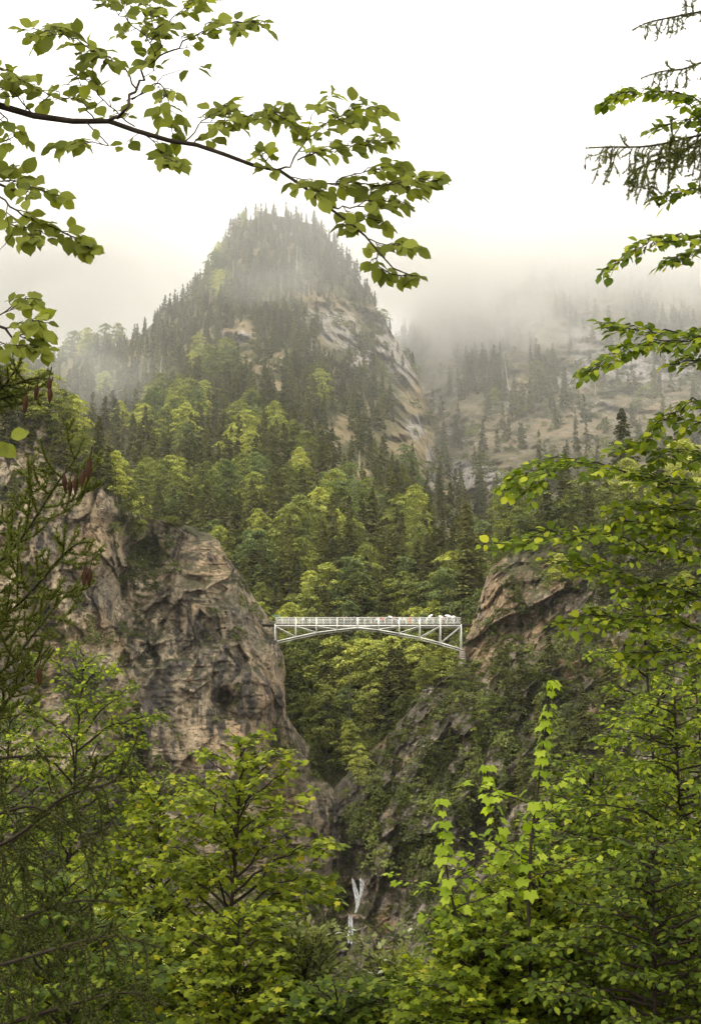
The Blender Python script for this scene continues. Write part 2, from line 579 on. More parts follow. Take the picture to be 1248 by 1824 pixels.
def water_mat():
    m, t, N = mat('falling_water')
    tc = N('TexCoord')
    n = noise_out(t, tc.outputs['Object'], 3.0, 4, 0.6, 0.2, stretch=(4, 4, 0.4))
    c = ramp(t, n, [(0.35, (0.42, 0.43, 0.42)), (0.5, (0.62, 0.63, 0.63)), (0.68, (0.78, 0.8, 0.8))])
    p = N('BsdfPrincipled')
    p.inputs['Roughness'].default_value = 0.4
    t.links.new(c, p.inputs['Base Color'])
    b = N('Bump')
    b.inputs['Distance'].default_value = 0.15
    t.links.new(n, b.inputs['Height'])
    t.links.new(b.outputs[0], p.inputs['Normal'])
    holes_ = noise_out(t, tc.outputs['Object'], 2.2, 5, 0.7, 0.3, stretch=(3.5, 3.5, 0.5))
    t.links.new(ramp(t, holes_, [(0.40, g3(0.12)), (0.56, g3(0.92))]), p.inputs['Alpha'])
    o = N('OutputMaterial')
    t.links.new(p.outputs[0], o.inputs[0])
    return m


M['water'] = water_mat()


# ---------------------------------------------------------------- haze and mist
def volume_box(name, lo, hi, density_nodes, label):
    mb = MB()
    x0, y0, z0 = lo
    x1, y1, z1 = hi
    v = [(x, y, z) for z in (z0, z1) for x, y in ((x0, y0), (x1, y0), (x1, y1), (x0, y1))]
    mb.add(v, [(3, 2, 1, 0), (4, 5, 6, 7), (0, 1, 5, 4), (1, 2, 6, 5), (2, 3, 7, 6), (3, 0, 4, 7)])
    m = bpy.data.materials.new(name)
    m.use_nodes = True
    t = m.node_tree
    t.nodes.clear()
    pv = t.nodes.new('ShaderNodeVolumePrincipled')
    pv.inputs['Color'].default_value = (1.0, 0.99, 0.965, 1)
    pv.inputs['Anisotropy'].default_value = 0.65
    density_nodes(t, pv.inputs['Density'])
    o = t.nodes.new('ShaderNodeOutputMaterial')
    t.links.new(pv.outputs[0], o.inputs['Volume'])
    return link(name, mb.mesh(name, [m]), kind='stuff', label=label)


def flat_density(d):
    def f(t, sock):
        sock.default_value = d
    return f


def layer_density(K, z0, z1, zt0, zt1, scale, warp):
    """cloud sheet: fades in over z0..z1, out over zt0..zt1, edges torn by noise"""
    def f(t, sock):
        tc = t.nodes.new('ShaderNodeTexCoord')
        P = tc.outputs['Object']
        n = noise_out(t, P, scale, 3, 0.6, 0.3, stretch=(1, 0.6, 1.7))
        s = t.nodes.new('ShaderNodeSeparateXYZ')
        t.links.new(P, s.inputs[0])
        z = mth(t, 'ADD', s.outputs[2], mth(t, 'MULTIPLY', mth(t, 'SUBTRACT', n, 0.5), warp))
        def mr(v, a, b, c, d):
            q = t.nodes.new('ShaderNodeMapRange')
            q.interpolation_type = 'SMOOTHSTEP'
            t.links.new(v, q.inputs[0])
            for k, x in zip((1, 2, 3, 4), (a, b, c, d)):
                q.inputs[k].default_value = x
            return q.outputs[0]
        d = mth(t, 'MULTIPLY', mr(z, z0, z1, 0, K), mr(z, zt0, zt1, 1, 0))
        t.links.new(d, sock)
    return f


def puff_density(K, c, r, scale, seed):
    def f(t, sock):
        tc = t.nodes.new('ShaderNodeTexCoord')
        P = tc.outputs['Object']
        mp = t.nodes.new('ShaderNodeMapping')
        mp.vector_type = 'TEXTURE'
        mp.inputs['Location'].default_value = c
        mp.inputs['Scale'].default_value = r
        t.links.new(P, mp.inputs[0])
        ln = t.nodes.new('ShaderNodeVectorMath')
        ln.operation = 'LENGTH'
        t.links.new(mp.outputs[0], ln.inputs[0])
        off = t.nodes.new('ShaderNodeVectorMath')
        off.operation = 'ADD'
        off.inputs[1].default_value = (seed * 37.0, seed * 11.0, 0)
        t.links.new(P, off.inputs[0])
        n = noise_out(t, off.outputs[0], scale, 3, 0.6, 0.5, stretch=(1, 0.6, 1.4))
        v = mth(t, 'ADD', ln.outputs['Value'], mth(t, 'MULTIPLY', mth(t, 'SUBTRACT', n, 0.5), 1.6))
        q = t.nodes.new('ShaderNodeMapRange')
        q.interpolation_type = 'SMOOTHSTEP'
        t.links.new(v, q.inputs[0])
        for k, x in zip((1, 2, 3, 4), (0.25, 0.95, K, 0.0)):
            q.inputs[k].default_value = x
        t.links.new(q.outputs[0], sock)
    return f


volume_box('haze', (-700, -60, -75), (760, 1420, 600), flat_density(0.00009), 'thin pale haze filling the whole valley air')
volume_box('distant_mist', (-560, 430, 20), (690, 1390, 585), layer_density(0.00062, 60, 230, 470, 580, 0.006, 90), 'pale mist thickening up the far valley')
volume_box('cloud_layer', (-600, 800, 260), (700, 1400, 590), layer_density(0.0095, 325, 440, 450, 580, 0.010, 190), 'white cloud hanging over the mountain tops')


def puff(px, py, Y, rx, ry, rz, K, seed, label):
    c = at(px, py, Y)
    r = (rx, ry, rz)
    lo = [c[i] - r[i] for i in range(3)]
    hi = [c[i] + r[i] for i in range(3)]
    volume_box('mist', lo, hi, puff_density(K, tuple(c), r, 0.018, seed), label)


puff(790, 500, 900, 120, 70, 95, 0.020, 1, 'drifting mist in the gap right of the peak')
puff(690, 470, 960, 130, 80, 85, 0.016, 7, 'mist filling the notch beside the peak')
puff(40, 500, 960, 230, 90, 120, 0.040, 6, 'bank of mist over the left ridge')
puff(215, 545, 860, 85, 55, 60, 0.013, 2, 'drifting mist left of the peak')
puff(470, 505, 655, 60, 20, 14, 0.008, 3, 'thin wisp of mist across the peak')
puff(520, 395, 700, 130, 50, 60, 0.0022, 5, 'thin veil of mist in front of the peak')
puff(190, 680, 560, 45, 25, 40, 0.010, 4, 'thin wisp over the left forest')

# ---------------------------------------------------------------- terrain bodies
BODY = {}


def grid_faces(nr, nc):
    i, j = np.meshgrid(np.arange(nr - 1), np.arange(nc - 1), indexing='ij')
    a = i * nc + j
    return np.stack([a, a + nc, a + nc + 1, a + 1], -1).reshape(-1, 4)


def interp(tab, x):
    tab = sorted(tab)
    return np.interp(x, [a for a, _ in tab], [b for _, b in tab])


def body(name, PX, PY, D, attrs, m, label, skirt):
    """PX, PY, D: grids. skirt: which edge of the grid turns away behind the outline ('right','left','top')."""
    P = at(PX, PY, D)
    if skirt == 'right':
        back = [P[:, -1:] + np.array([-0.4 * k * k * 0.15, 2.0 * k * k, -0.3 * k]) for k in range(1, 7)]
        P2 = np.concatenate([P] + back, 1)
    elif skirt == 'left':
        back = [P[:, :1] + np.array([0.4 * k * k * 0.15, 2.0 * k * k, -0.3 * k]) for k in range(6, 0, -1)]
        P2 = np.concatenate(back + [P], 1)
    else:
        back = [P[:1] + np.array([0, 4.0 * k * k, -1.2 * k * k]) for k in range(6, 0, -1)]
        P2 = np.concatenate(back + [P], 0)
    mb = MB()
    mb.add(P2.reshape(-1, 3), grid_faces(*P2.shape[:2]))
    me = mb.mesh(name, [m], smooth=False)
    for k, A in attrs.items():
        if skirt == 'right':
            A2 = np.concatenate([A] + [A[:, -1:]] * 6, 1)
        elif skirt == 'left':
            A2 = np.concatenate([A[:, :1]] * 6 + [A], 1)
        else:
            A2 = np.concatenate([A[:1]] * 6 + [A], 0)
        at_ = me.attributes.new(k, 'FLOAT', 'POINT')
        at_.data.foreach_set('value', A2.astype(np.float32).ravel())
    o = link(name, me, kind='structure', label=label)
    BODY[name] = (PX, PY, P, skirt)
    return o


def blobs(PX, PY, lst):
    out = np.zeros(PX.shape)
    for cx, cy_, rx, ry in lst:
        out = np.maximum(out, np.exp(-((PX - cx) / rx) ** 2 - ((PY - cy_) / ry) ** 2))
    return out


def fine_rows(a, b, step, far_b=None, far_step=25):
    r = np.arange(a, b, step)
    if far_b:
        r = np.concatenate([r, np.arange(b, far_b, far_step)])
    return r


# --- left cliff -----------------------------------------------------------
LC_D = rbf([(-200, 640, 240), (0, 700, 235), (120, 780, 232), (165, 860, 226), (165, 1000, 221), (213, 900, 232), (213, 1000, 236), (235, 980, 248), (300, 960, 250), (250, 1080, 244),
            (350, 940, 253), (330, 1050, 242), (400, 980, 250), (450, 1070, 252), (490, 1110, 252), (400, 1100, 240), (300, 1200, 232), (350, 1250, 230), (400, 1245, 240), (450, 1240, 233), (495, 1150, 246),
            (500, 1200, 245), (480, 1250, 238), (400, 1330, 230), (520, 1300, 246), (555, 1340, 249), (560, 1390, 247), (600, 1420, 248), (500, 1450, 238), (540, 1500, 236), (605, 1560, 243), (440, 1600, 230),
            (100, 1100, 225), (0, 1000, 222), (100, 1300, 220), (0, 1400, 212), (200, 1450, 222), (300, 1600, 220), (100, 1700, 205), (500, 1700, 228), (600, 1700, 236), (620, 1800, 230), (-200, 1200, 215),
            (-200, 1800, 195), (300, 1900, 205), (620, 2100, 205), (-200, 2100, 170)])
LC_R = [(600, -150), (640, -60), (670, 40), (700, 90), (760, 125), (820, 155), (850, 172), (880, 208), (895, 214), (910, 224), (922, 255), (932, 315), (940, 348), (950, 372), (965, 392), (1010, 420), (1060, 450), (1100, 478), (1112, 490),
        (1150, 496), (1170, 506), (1190, 501), (1260, 506), (1290, 520), (1330, 553), (1380, 560), (1392, 585), (1420, 604), (1480, 610), (1560, 606), (1600, 600), (1650, 578), (1720, 560), (2100, 560)]
rows = np.concatenate([np.arange(600, 900, 3.0), np.arange(900, 944, 1.6), fine_rows(944, 1840, 2.4, 2120)])
rr = interp(LC_R, rows) + 3.0 * fbm(np.stack([rows / 9, rows * 0, rows * 0], -1), 3, 5) + 4.0 * fbm(np.stack([rows / 40, rows * 0 + 3, rows * 0], -1), 2, 6)
u = np.linspace(0, 1, 300)
PX = -190 + (rr[:, None] + 190) * u[None]
PY = np.broadcast_to(rows[:, None], PX.shape).copy()
D0 = LC_D(PX, PY)
W = at(PX, PY, D0)
warp = np.stack([fbm(W / 14, 2, 31), fbm(W / 14, 2, 32), fbm(W / 14, 2, 33)], -1) * 6
big = fbm((W + warp) * np.array([1 / 9, 1 / 9, 1 / 20]), 3, 40) * 1.6
mid = fbm((W + warp * 0.5) * np.array([1 / 4.5, 1 / 4.5, 1 / 6.5]), 4, 50)
d1, d2, idv = worley((W + warp * 0.9) * np.array([1 / 8.0, 1 / 8.0, 1 / 13.0]), 60)
e1, e2, ide = worley((W + warp * 0.3) * np.array([1 / 5.0, 1 / 5.0, 1 / 2.6]), 65)
rough = sstep(-0.1, 0.35, fbm(W / 20, 3, 75))
blk = (idv - 0.5) * 1.6 + (ide - 0.5) * 1.7 * rough
strata = np.abs(fbm(W * np.array([1 / 16, 1 / 16, 1 / 2.6]) + warp * 0.05, 3, 70))
cr = np.exp(-(strata / 0.04) ** 2) * 0.9 * sstep(-0.1, 0.2, fbm(W / 9, 2, 77))
flute = fbm((W + warp * 0.4) * np.array([1 / 1.6, 1 / 1.6, 1 / 14.0]), 3, 78)
blk = blk + flute * 1.3 + ridged((W + warp * 0.5) * np.array([1 / 5, 1 / 5, 1 / 8]), 4, 79) * -1.3
smooth_area = blobs(PX, PY, [(420, 1310, 75, 42), (350, 1300, 40, 35)])
ver = terrace(fbm((W + warp * 0.8) * np.array([1 / 6, 1 / 6, 1 / 16]), 4, 80, 0.55), 7)
hor = terrace(fbm((W + warp * 0.8) * np.array([1 / 9, 1 / 9, 1 / 4.0]), 4, 81, 0.55), 7)
w2 = warp * 0.35
rock = facets((W + w2) * np.array([1 / 9, 1 / 14, 1 / 18]), 300, 1.0) * 5.0 + facets((W + w2) * np.array([1 / 3.8, 1 / 6, 1 / 8]), 310, 1.0) * 2.4 + facets((W + w2 * 0.5) * np.array([1 / 1.9, 1 / 3, 1 / 1.6]), 320, 0.9) * 0.6 + facets(W * np.array([1 / 0.9, 1 / 2, 1 / 0.7]), 330, 0.8) * 0.15 - ridged((W + w2 * 2) * np.array([1 / 3.6, 1 / 3.6, 1 / 30]), 2, 340) * 0.9
disp = rock * (1 - 0.75 * smooth_area) - big * 2.0 - mid * 0.6 + (cr * 1.2 - hor * 2.0) * (1 - smooth_area)
holes = blobs(PX, PY, [(400, 1246, 22, 13)]) * 4.5 + blobs(PX, PY, [(215, 1030, 11, 34), (470, 1110, 18, 30)]) * 4 + blobs(PX, PY, [(255, 1370, 20, 25), (290, 1360, 14, 22), (570, 1480, 25, 12), (375, 1140, 30, 12)]) * 2.0
edge = np.exp(-(rr[:, None] - PX) / 14.0) * np.where(PY < 934, sstep(930, 890, PY), 1.0)
D = D0 + disp + holes + edge * 7
green = np.clip(blobs(PX, PY, [(0, 690, 170, 90), (120, 790, 60, 50), (255, 1000, 36, 70), (230, 930, 30, 30), (500, 1320, 25, 25), (545, 1350, 25, 25), (375, 1140, 25, 12), (320, 945, 60, 14), (440, 1620, 80, 50), (560, 1640, 60, 30), (520, 1600, 60, 30), (150, 1120, 60, 20), (350, 1420, 60, 30), (440, 1040, 22, 40)]) * 1.3, 0, 1)
warm = np.clip(blobs(PX, PY, [(420, 1310, 85, 40), (150, 1130, 70, 30), (300, 1370, 70, 30), (500, 1450, 40, 60), (165, 950, 30, 60), (480, 1240, 25, 60), (380, 1000, 50, 40)]), 0, 1) * 0.8
body('left_cliff', PX, PY, D, {'green': green, 'warm': warm}, M['rock_left'], 'tall tan and grey limestone cliff left of the bridge', 'right')

# --- right cliff and gorge wall -------------------------------------------
RC_D = rbf([(960, 975, 262), (880, 1010, 258), (845, 1100, 254), (822, 1160, 251), (790, 1190, 250), (730, 1250, 252), (650, 1350, 252), (620, 1400, 250), (600, 1500, 247), (605, 1600, 243), (640, 1600, 242),
            (600, 1700, 236), (900, 1050, 246), (950, 1100, 240), (900, 1180, 238), (860, 1250, 236), (780, 1250, 243), (760, 1350, 240), (720, 1450, 238), (700, 1560, 236), (760, 1650, 228), (870, 1500, 222),
            (1050, 1100, 238), (1050, 1200, 230), (1050, 1350, 216), (1200, 1000, 240), (1400, 1000, 240), (1400, 1300, 200), (1300, 1600, 190), (900, 1700, 212), (700, 1800, 218), (600, 1850, 220), (1400, 2000, 170),
            (540, 2100, 200), (1000, 950, 262), (1200, 900, 265), (1400, 860, 270), (960, 1160, 236), (1000, 1010, 250)])
RC_L = [(860, 1300), (900, 1150), (940, 1050), (960, 975), (975, 940), (985, 905), (1010, 872), (1050, 860), (1100, 845), (1160, 820), (1180, 800), (1200, 775), (1250, 735), (1270, 722), (1300, 700), (1350, 640), (1400, 600), (1450, 560), (1560, 540), (2100, 540)]
rows = np.concatenate([np.arange(860, 960, 4.0), fine_rows(960, 1840, 2.7, 2120)])
ll = interp(RC_L, rows) + 4 * fbm(np.stack([rows / 9, rows * 0 + 5, rows * 0], -1), 3, 15)
u = np.linspace(0, 1, 270) ** 1.15
PX = ll[:, None] + (1400 - ll[:, None]) * u[None]
PY = np.broadcast_to(rows[:, None], PX.shape).copy()
D0 = RC_D(PX, PY)
W = at(PX, PY, D0)
warp = np.stack([fbm(W / 12, 2, 131), fbm(W / 12, 2, 132), fbm(W / 12, 2, 133)], -1) * 5
tilt = W.copy()
tilt[..., 2] = W[..., 2] * 0.8 - W[..., 0] * 0.6
big = fbm((W + warp) * np.array([1 / 12, 1 / 12, 1 / 18]), 4, 140) * 1.6
mid = fbm((tilt + warp * 0.4) * np.array([1 / 6, 1 / 6, 1 / 2.6]), 5, 150, 0.55)
d1, d2, idv = worley((tilt + warp) * np.array([1 / 9.0, 1 / 9.0, 1 / 6.0]), 160)
e1, e2, ide = worley((tilt + warp * 0.5) * np.array([1 / 3.2, 1 / 3.2, 1 / 1.9]), 165)
rough = sstep(-0.15, 0.3, fbm(W / 16, 3, 175))
blk = (idv - 0.5) * 2.0 + (ide - 0.5) * 2.0 * rough + fbm((tilt + warp * 0.3) * np.array([1 / 1.2, 1 / 1.2, 1 / 5.0]), 3, 178) * 1.0
ver = terrace(fbm((tilt + warp * 0.8) * np.array([1 / 5, 1 / 5, 1 / 9]), 4, 180, 0.55), 7)
hor = terrace(fbm((tilt + warp * 0.8) * np.array([1 / 8, 1 / 8, 1 / 3.0]), 4, 181, 0.6), 8)
w2 = warp * 0.35
rock = facets((tilt + w2) * np.array([1 / 10, 1 / 14, 1 / 9]), 400, 1.0) * 5.5 + facets((tilt + w2) * np.array([1 / 4.5, 1 / 6, 1 / 3.6]), 410, 1.0) * 2.8 + facets((tilt + w2 * 0.5) * np.array([1 / 1.9, 1 / 3, 1 / 1.3]), 420, 0.9) * 1.2 + facets(W * np.array([1 / 0.9, 1 / 2, 1 / 0.7]), 430, 0.8) * 0.5
disp = rock - big * 2.2 - mid * 0.8 - hor * 2.5
holes = blobs(PX, PY, [(612, 1612, 16, 9)]) * 7 + blobs(PX, PY, [(637, 1590, 10, 30), (624, 1660, 10, 30)]) * 3.0 + blobs(PX, PY, [(930, 1090, 8, 60), (880, 1060, 12, 20)]) * 4
ledge_out = blobs(PX, PY, [(612, 1630, 22, 12), (600, 1562, 18, 8)]) * 3.0
edge = np.exp(-(PX - ll[:, None]) / 14.0)
D = D0 + disp + holes - ledge_out + edge * 6
green = np.clip(blobs(PX, PY, [(880, 1300, 60, 60), (820, 1400, 60, 60), (700, 1300, 30, 30), (690, 1370, 45, 25), (1000, 1000, 90, 30), (1150, 960, 120, 50), (1100, 1180, 60, 50), (900, 1220, 40, 30), (760, 1500, 60, 30), (660, 1480, 40, 40), (830, 1230, 40, 40), (740, 1420, 60, 40), (960, 1300, 80, 60), (980, 1180, 30, 40), (600, 1590, 60, 16), (870, 1120, 20, 14), (850, 1030, 14, 30)]) * 1.2, 0, 1)
warm = np.clip(blobs(PX, PY, [(900, 1060, 70, 70), (850, 1150, 50, 60), (980, 1030, 50, 40), (960, 1110, 40, 50), (620, 1620, 24, 18), (600, 1565, 30, 10)]) * 1.1, 0, 1)
body('right_cliff', PX, PY, D, {'green': green, 'warm': warm}, M['rock_right'], 'grey and orange limestone cliff right of the bridge', 'left')

# --- wooded shoulder above the right cliff --------------------------------
xs = np.arange(770, 1500, 8.0)
top = interp([(770, 1060), (800, 1030), (870, 985), (950, 930), (1050, 895), (1150, 865), (1300, 840), (1500, 830)], xs)
v = np.linspace(0, 1, 40)
PX = np.broadcast_to(xs[None], (40, len(xs))).copy()
PY = top[None] + (1260 - top[None]) * v[:, None]
D = rbf([(800, 1030, 300), (950, 930, 320), (1150, 870, 350), (1500, 830, 370), (870, 1100, 274), (1100, 1100, 272), (1500, 1100, 280), (800, 1260, 266), (1500, 1260, 262), (1100, 980, 300)])(PX, PY)
D += 3 * fbm(at(PX, PY, D) / 15, 3, 81)
body('right_shoulder', PX, PY, D, {'bare': np.zeros(PX.shape), 'rock': np.zeros(PX.shape)}, M['mountain'], 'wooded shoulder above the right cliff', 'top')

# --- central mountain ------------------------------------------------------
xs = np.arange(-260, 905, 4.5)
M1_T = [(-260, 600), (0, 640), (100, 640), (200, 618), (250, 600), (300, 548), (350, 512), (380, 470), (400, 436), (425, 400), (450, 388), (480, 384), (520, 388), (560, 402), (600, 440), (640, 500), (680, 560), (710, 612), (745, 680), (765, 740), (790, 830), (830, 905), (860, 965), (905, 1015)]
top = interp(M1_T, xs) + 6 * fbm(np.stack([xs / 25, xs * 0, xs * 0], -1), 3, 90)
v = np.linspace(0, 1, 230)
PX = np.broadcast_to(xs[None], (230, len(xs))).copy()
PY = top[None] + (1560 - top[None]) * v[:, None]
M1_D = rbf([(500, 385, 800), (430, 400, 785), (600, 450, 810), (350, 510, 785), (250, 600, 770), (100, 650, 820), (-200, 620, 900), (500, 500, 735), (650, 560, 775), (740, 690, 750), (790, 850, 660), (850, 980, 480),
            (500, 620, 645), (300, 650, 650), (100, 720, 640), (650, 680, 670), (500, 750, 545), (300, 780, 520), (650, 800, 560), (100, 850, 450), (500, 850, 455), (300, 880, 430), (700, 880, 475), (500, 950, 380),
            (300, 960, 375), (700, 950, 400), (800, 1000, 370), (500, 1050, 325), (650, 1080, 315), (800, 1080, 305), (650, 1180, 296), (550, 1200, 288), (800, 1200, 278), (600, 1300, 274), (700, 1300, 266), (560, 1400, 264),
            (650, 1450, 260), (-200, 900, 430), (-200, 1100, 380), (200, 1100, 330), (250, 1300, 310), (600, 1600, 256), (-200, 1550, 330), (300, 1550, 300), (900, 1100, 290), (900, 1600, 252)])
D0 = M1_D(PX, PY)
W = at(PX, PY, D0)
far = sstep(300, 700, D0)
D = D0 - ridged(W * np.array([1 / 90, 1 / 90, 1 / 200]), 4, 91) * (3 + 16 * far) - fbm(W / 22, 4, 92) * (2 + 5 * far)
M1_RAW = [(700, 615, 60, 65), (690, 560, 60, 35), (610, 590, 65, 40), (720, 690, 50, 50), (580, 560, 80, 30), (770, 820, 40, 80), (430, 595, 40, 30), (740, 760, 50, 40)]
D = D + (facets(W * np.array([1 / 30, 1 / 50, 1 / 26]), 500, 1.2) * 16 + facets(W * np.array([1 / 12, 1 / 20, 1 / 9]), 510, 1.0) * 8 + facets(W * np.array([1 / 5, 1 / 9, 1 / 4]), 520, 1.0) * 3) * (0.15 + 0.85 * blobs(PX, PY, M1_RAW)) * sstep(350, 520, D0)
M1_BARE = [(430, 590, 38, 26), (440, 650, 26, 26), (612, 765, 24, 34), (620, 555, 75, 22), (555, 528, 55, 14), (740, 710, 34, 46), (655, 888, 9, 12), (500, 640, 26, 18), (380, 640, 14, 18), (640, 840, 22, 18), (720, 790, 34, 30), (600, 600, 40, 20), (490, 690, 14, 14), (760, 800, 18, 40)]
M1_ROCK = [(700, 615, 40, 45), (690, 560, 40, 25), (610, 600, 45, 26), (720, 660, 40, 30), (580, 565, 60, 20), (770, 830, 16, 50), (430, 600, 20, 14), (740, 760, 20, 30), (640, 640, 30, 20)]
body('central_mountain', PX, PY, D, {'bare': 0.85 * blobs(PX, PY, M1_BARE), 'rock': np.maximum(blobs(PX, PY, M1_ROCK), 0.45 * blobs(PX, PY, M1_RAW))}, M['mountain'], 'forested mountain with a rounded peak in cloud', 'top')

# --- right mountain ----------------------------------------------------------
xs = np.arange(600, 1560, 5.0)
top = interp([(600, 760), (640, 720), (700, 630), (750, 570), (850, 470), (950, 425), (1050, 390), (1150, 370), (1300, 350), (1560, 330)], xs) + 8 * fbm(np.stack([xs / 40, xs * 0 + 2, xs * 0], -1), 3, 96)
v = np.linspace(0, 1, 190)
PX = np.broadcast_to(xs[None], (190, len(xs))).copy()
PY = top[None] + (1120 - top[None]) * v[:, None]
M2_D = rbf([(700, 650, 1000), (800, 540, 1060), (950, 440, 1150), (1100, 390, 1230), (1500, 350, 1270), (780, 720, 860), (900, 620, 950), (1100, 550, 1000), (1400, 550, 1000), (850, 830, 720), (830, 900, 660), (900, 760, 800),
            (1100, 700, 850), (1400, 700, 830), (1000, 860, 620), (1400, 860, 560), (850, 1000, 560), (1400, 1100, 420), (640, 900, 760), (640, 1000, 680)])
D0 = M2_D(PX, PY)
W = at(PX, PY, D0)
D = D0 - ridged(W * np.array([1 / 110, 1 / 110, 1 / 260]), 4, 97) * 22 - fbm(W / 24, 5, 98, 0.55) * 9
D = D + (facets(W * np.array([1 / 40, 1 / 60, 1 / 36]), 600, 1.2) * 14 + facets(W * np.array([1 / 14, 1 / 20, 1 / 10]), 610, 1.0) * 9 + facets(W * np.array([1 / 6, 1 / 9, 1 / 4.5]), 620, 1.0) * 4) * (0.45 + 0.55 * blobs(PX, PY, [(830, 845, 80, 50), (1150, 645, 150, 60), (1040, 590, 80, 40), (900, 590, 40, 30)]))
ra = np.exp(-((PX - interp([(560, 735), (640, 765), (720, 785), (800, 815), (900, 850), (1000, 870)], PY)) / 22) ** 2)
D = D + ra * 18
M2_BARE = [(880, 765, 70, 50), (1010, 760, 90, 40), (1170, 740, 110, 40), (1040, 540, 120, 22), (1190, 545, 60, 20), (960, 600, 60, 40), (800, 660, 20, 40), (930, 690, 30, 40)]
M2_ROCK = [(830, 845, 60, 34), (775, 820, 24, 26), (1150, 645, 130, 45), (1040, 600, 60, 26), (900, 590, 20, 16), (870, 860, 40, 30), (1060, 640, 60, 30), (950, 580, 30, 16), (1020, 680, 40, 14)]
body('right_mountain', PX, PY, D, {'bare': 0.55 * blobs(PX, PY, M2_BARE), 'rock': np.maximum(blobs(PX, PY, M2_ROCK), 0.38)}, M['mountain_far'], 'ochre mountainside with scattered spruces fading into cloud', 'top')


# --- valley floor and the slope the camera stands on ------------------------
def slope_z(x, y):
    return -1.65 - 0.62 * np.maximum(np.asarray(y, float), 0)


mb = MB()
gx, gy = np.meshgrid(np.linspace(-1500, 1500, 60), np.linspace(-400, 2600, 60), indexing='ij')
mb.add(np.stack([gx, gy, -58 + 2 * fbm(np.stack([gx / 60, gy / 60, gx * 0], -1), 3)], -1).reshape(-1, 3), grid_faces(60, 60))
link('valley_ground', mb.mesh('valley_ground', [M['soil']], True), kind='structure', label='dark wooded valley bottom')
mb = MB()
gx, gy = np.meshgrid(np.linspace(-120, 120, 120), np.linspace(-30, 95, 90), indexing='ij')
gz = slope_z(gx, gy) + 0.5 * fbm(np.stack([gx / 4, gy / 4, gx * 0], -1), 4) * sstep(1, 6, gy)
mb.add(np.stack([gx, gy, gz], -1).reshape(-1, 3), grid_faces(120, 90))
link('forest_slope', mb.mesh('forest_slope', [M['soil']], True), kind='structure', label='steep forest floor falling away below the viewpoint')

# ================================================================ TREES
def spruce_mesh(H, n_bough, n_spray, seed, spread=0.17, bare=0.12, spray=0.55, droop=0.5):
    """returns trunk and crown meshes of a conifer of height H"""
    r = np.random.default_rng(seed)
    tb = MB()
    zz = np.linspace(0, H, 7)
    lean = r.normal(0, 0.1, 2)
    path = np.stack([lean[0] * (zz / H) ** 2, lean[1] * (zz / H) ** 2, zz], -1)
    tb.tube(path, np.linspace(H * 0.013, 0.015, 7), 5)
    cb = MB()
    z = H * (bare + (1 - bare) * r.random(n_bough) ** 0.9)
    z = np.sort(z)
    t = 1 - z / H
    L = (t ** (0.62 + 0.03 * (seed % 5))) * H * spread * (0.65 + 0.5 * r.random(n_bough)) * (0.75 + 0.25 * np.sin(z * 2.1 + seed)) + 0.15
    L *= np.where(z < H * 0.3, 0.75 + 0.3 * r.random(n_bough), 1)
    azm = r.random(n_bough) * 2 * np.pi
    k = n_spray
    s = (0.12 + 0.88 * r.random((n_bough, k)) ** 0.7)
    dr = droop * (0.7 + 0.6 * r.random(n_bough))
    rad = s * L[:, None]
    zz = z[:, None] - dr[:, None] * rad * (0.35 + 0.65 * s) + 0.25 * rad * s ** 3
    side = (r.random((n_bough, k)) - 0.5) * 0.5 * L[:, None] * (1.1 - s)
    ca, sa = np.cos(azm)[:, None], np.sin(azm)[:, None]
    C = np.stack([ca * rad - sa * side, sa * rad + ca * side, zz], -1).reshape(-1, 3)
    n = len(C)
    a2 = (azm[:, None] + (r.random((n_bough, k)) - 0.5) * 1.6).reshape(-1)
    w = spray * (0.5 + 0.8 * r.random(n)) * (0.55 + 0.45 * np.repeat(t, k))
    d = np.stack([np.cos(a2), np.sin(a2), -0.35 - 0.7 * r.random(n)], -1)
    d = unit(d) * w[:, None]
    sdir = np.stack([-np.sin(a2), np.cos(a2), r.normal(0, 0.5, n)], -1) * (w * 0.33)[:, None]
    V = np.stack([C - d * 0.35 + sdir * 0.5, C - d * 0.35 - sdir * 0.5, C + d * 0.2 - sdir, C + d * 0.75, C + d * 0.2 + sdir], 1)
    base = np.arange(n)[:, None] * 5
    tone = np.repeat(r.random(n_bough), k * 5)
    cb.add(V.reshape(-1, 3), np.concatenate([base + [[0, 1, 2]], base + [[0, 2, 4]], base + [[4, 2, 3]]]), tone=tone)
    # leader shoot
    cb.tube([(lean[0], lean[1], H * 0.95), (lean[0], lean[1], H * 1.02)], [0.08, 0.01], 3)
    return tb, cb


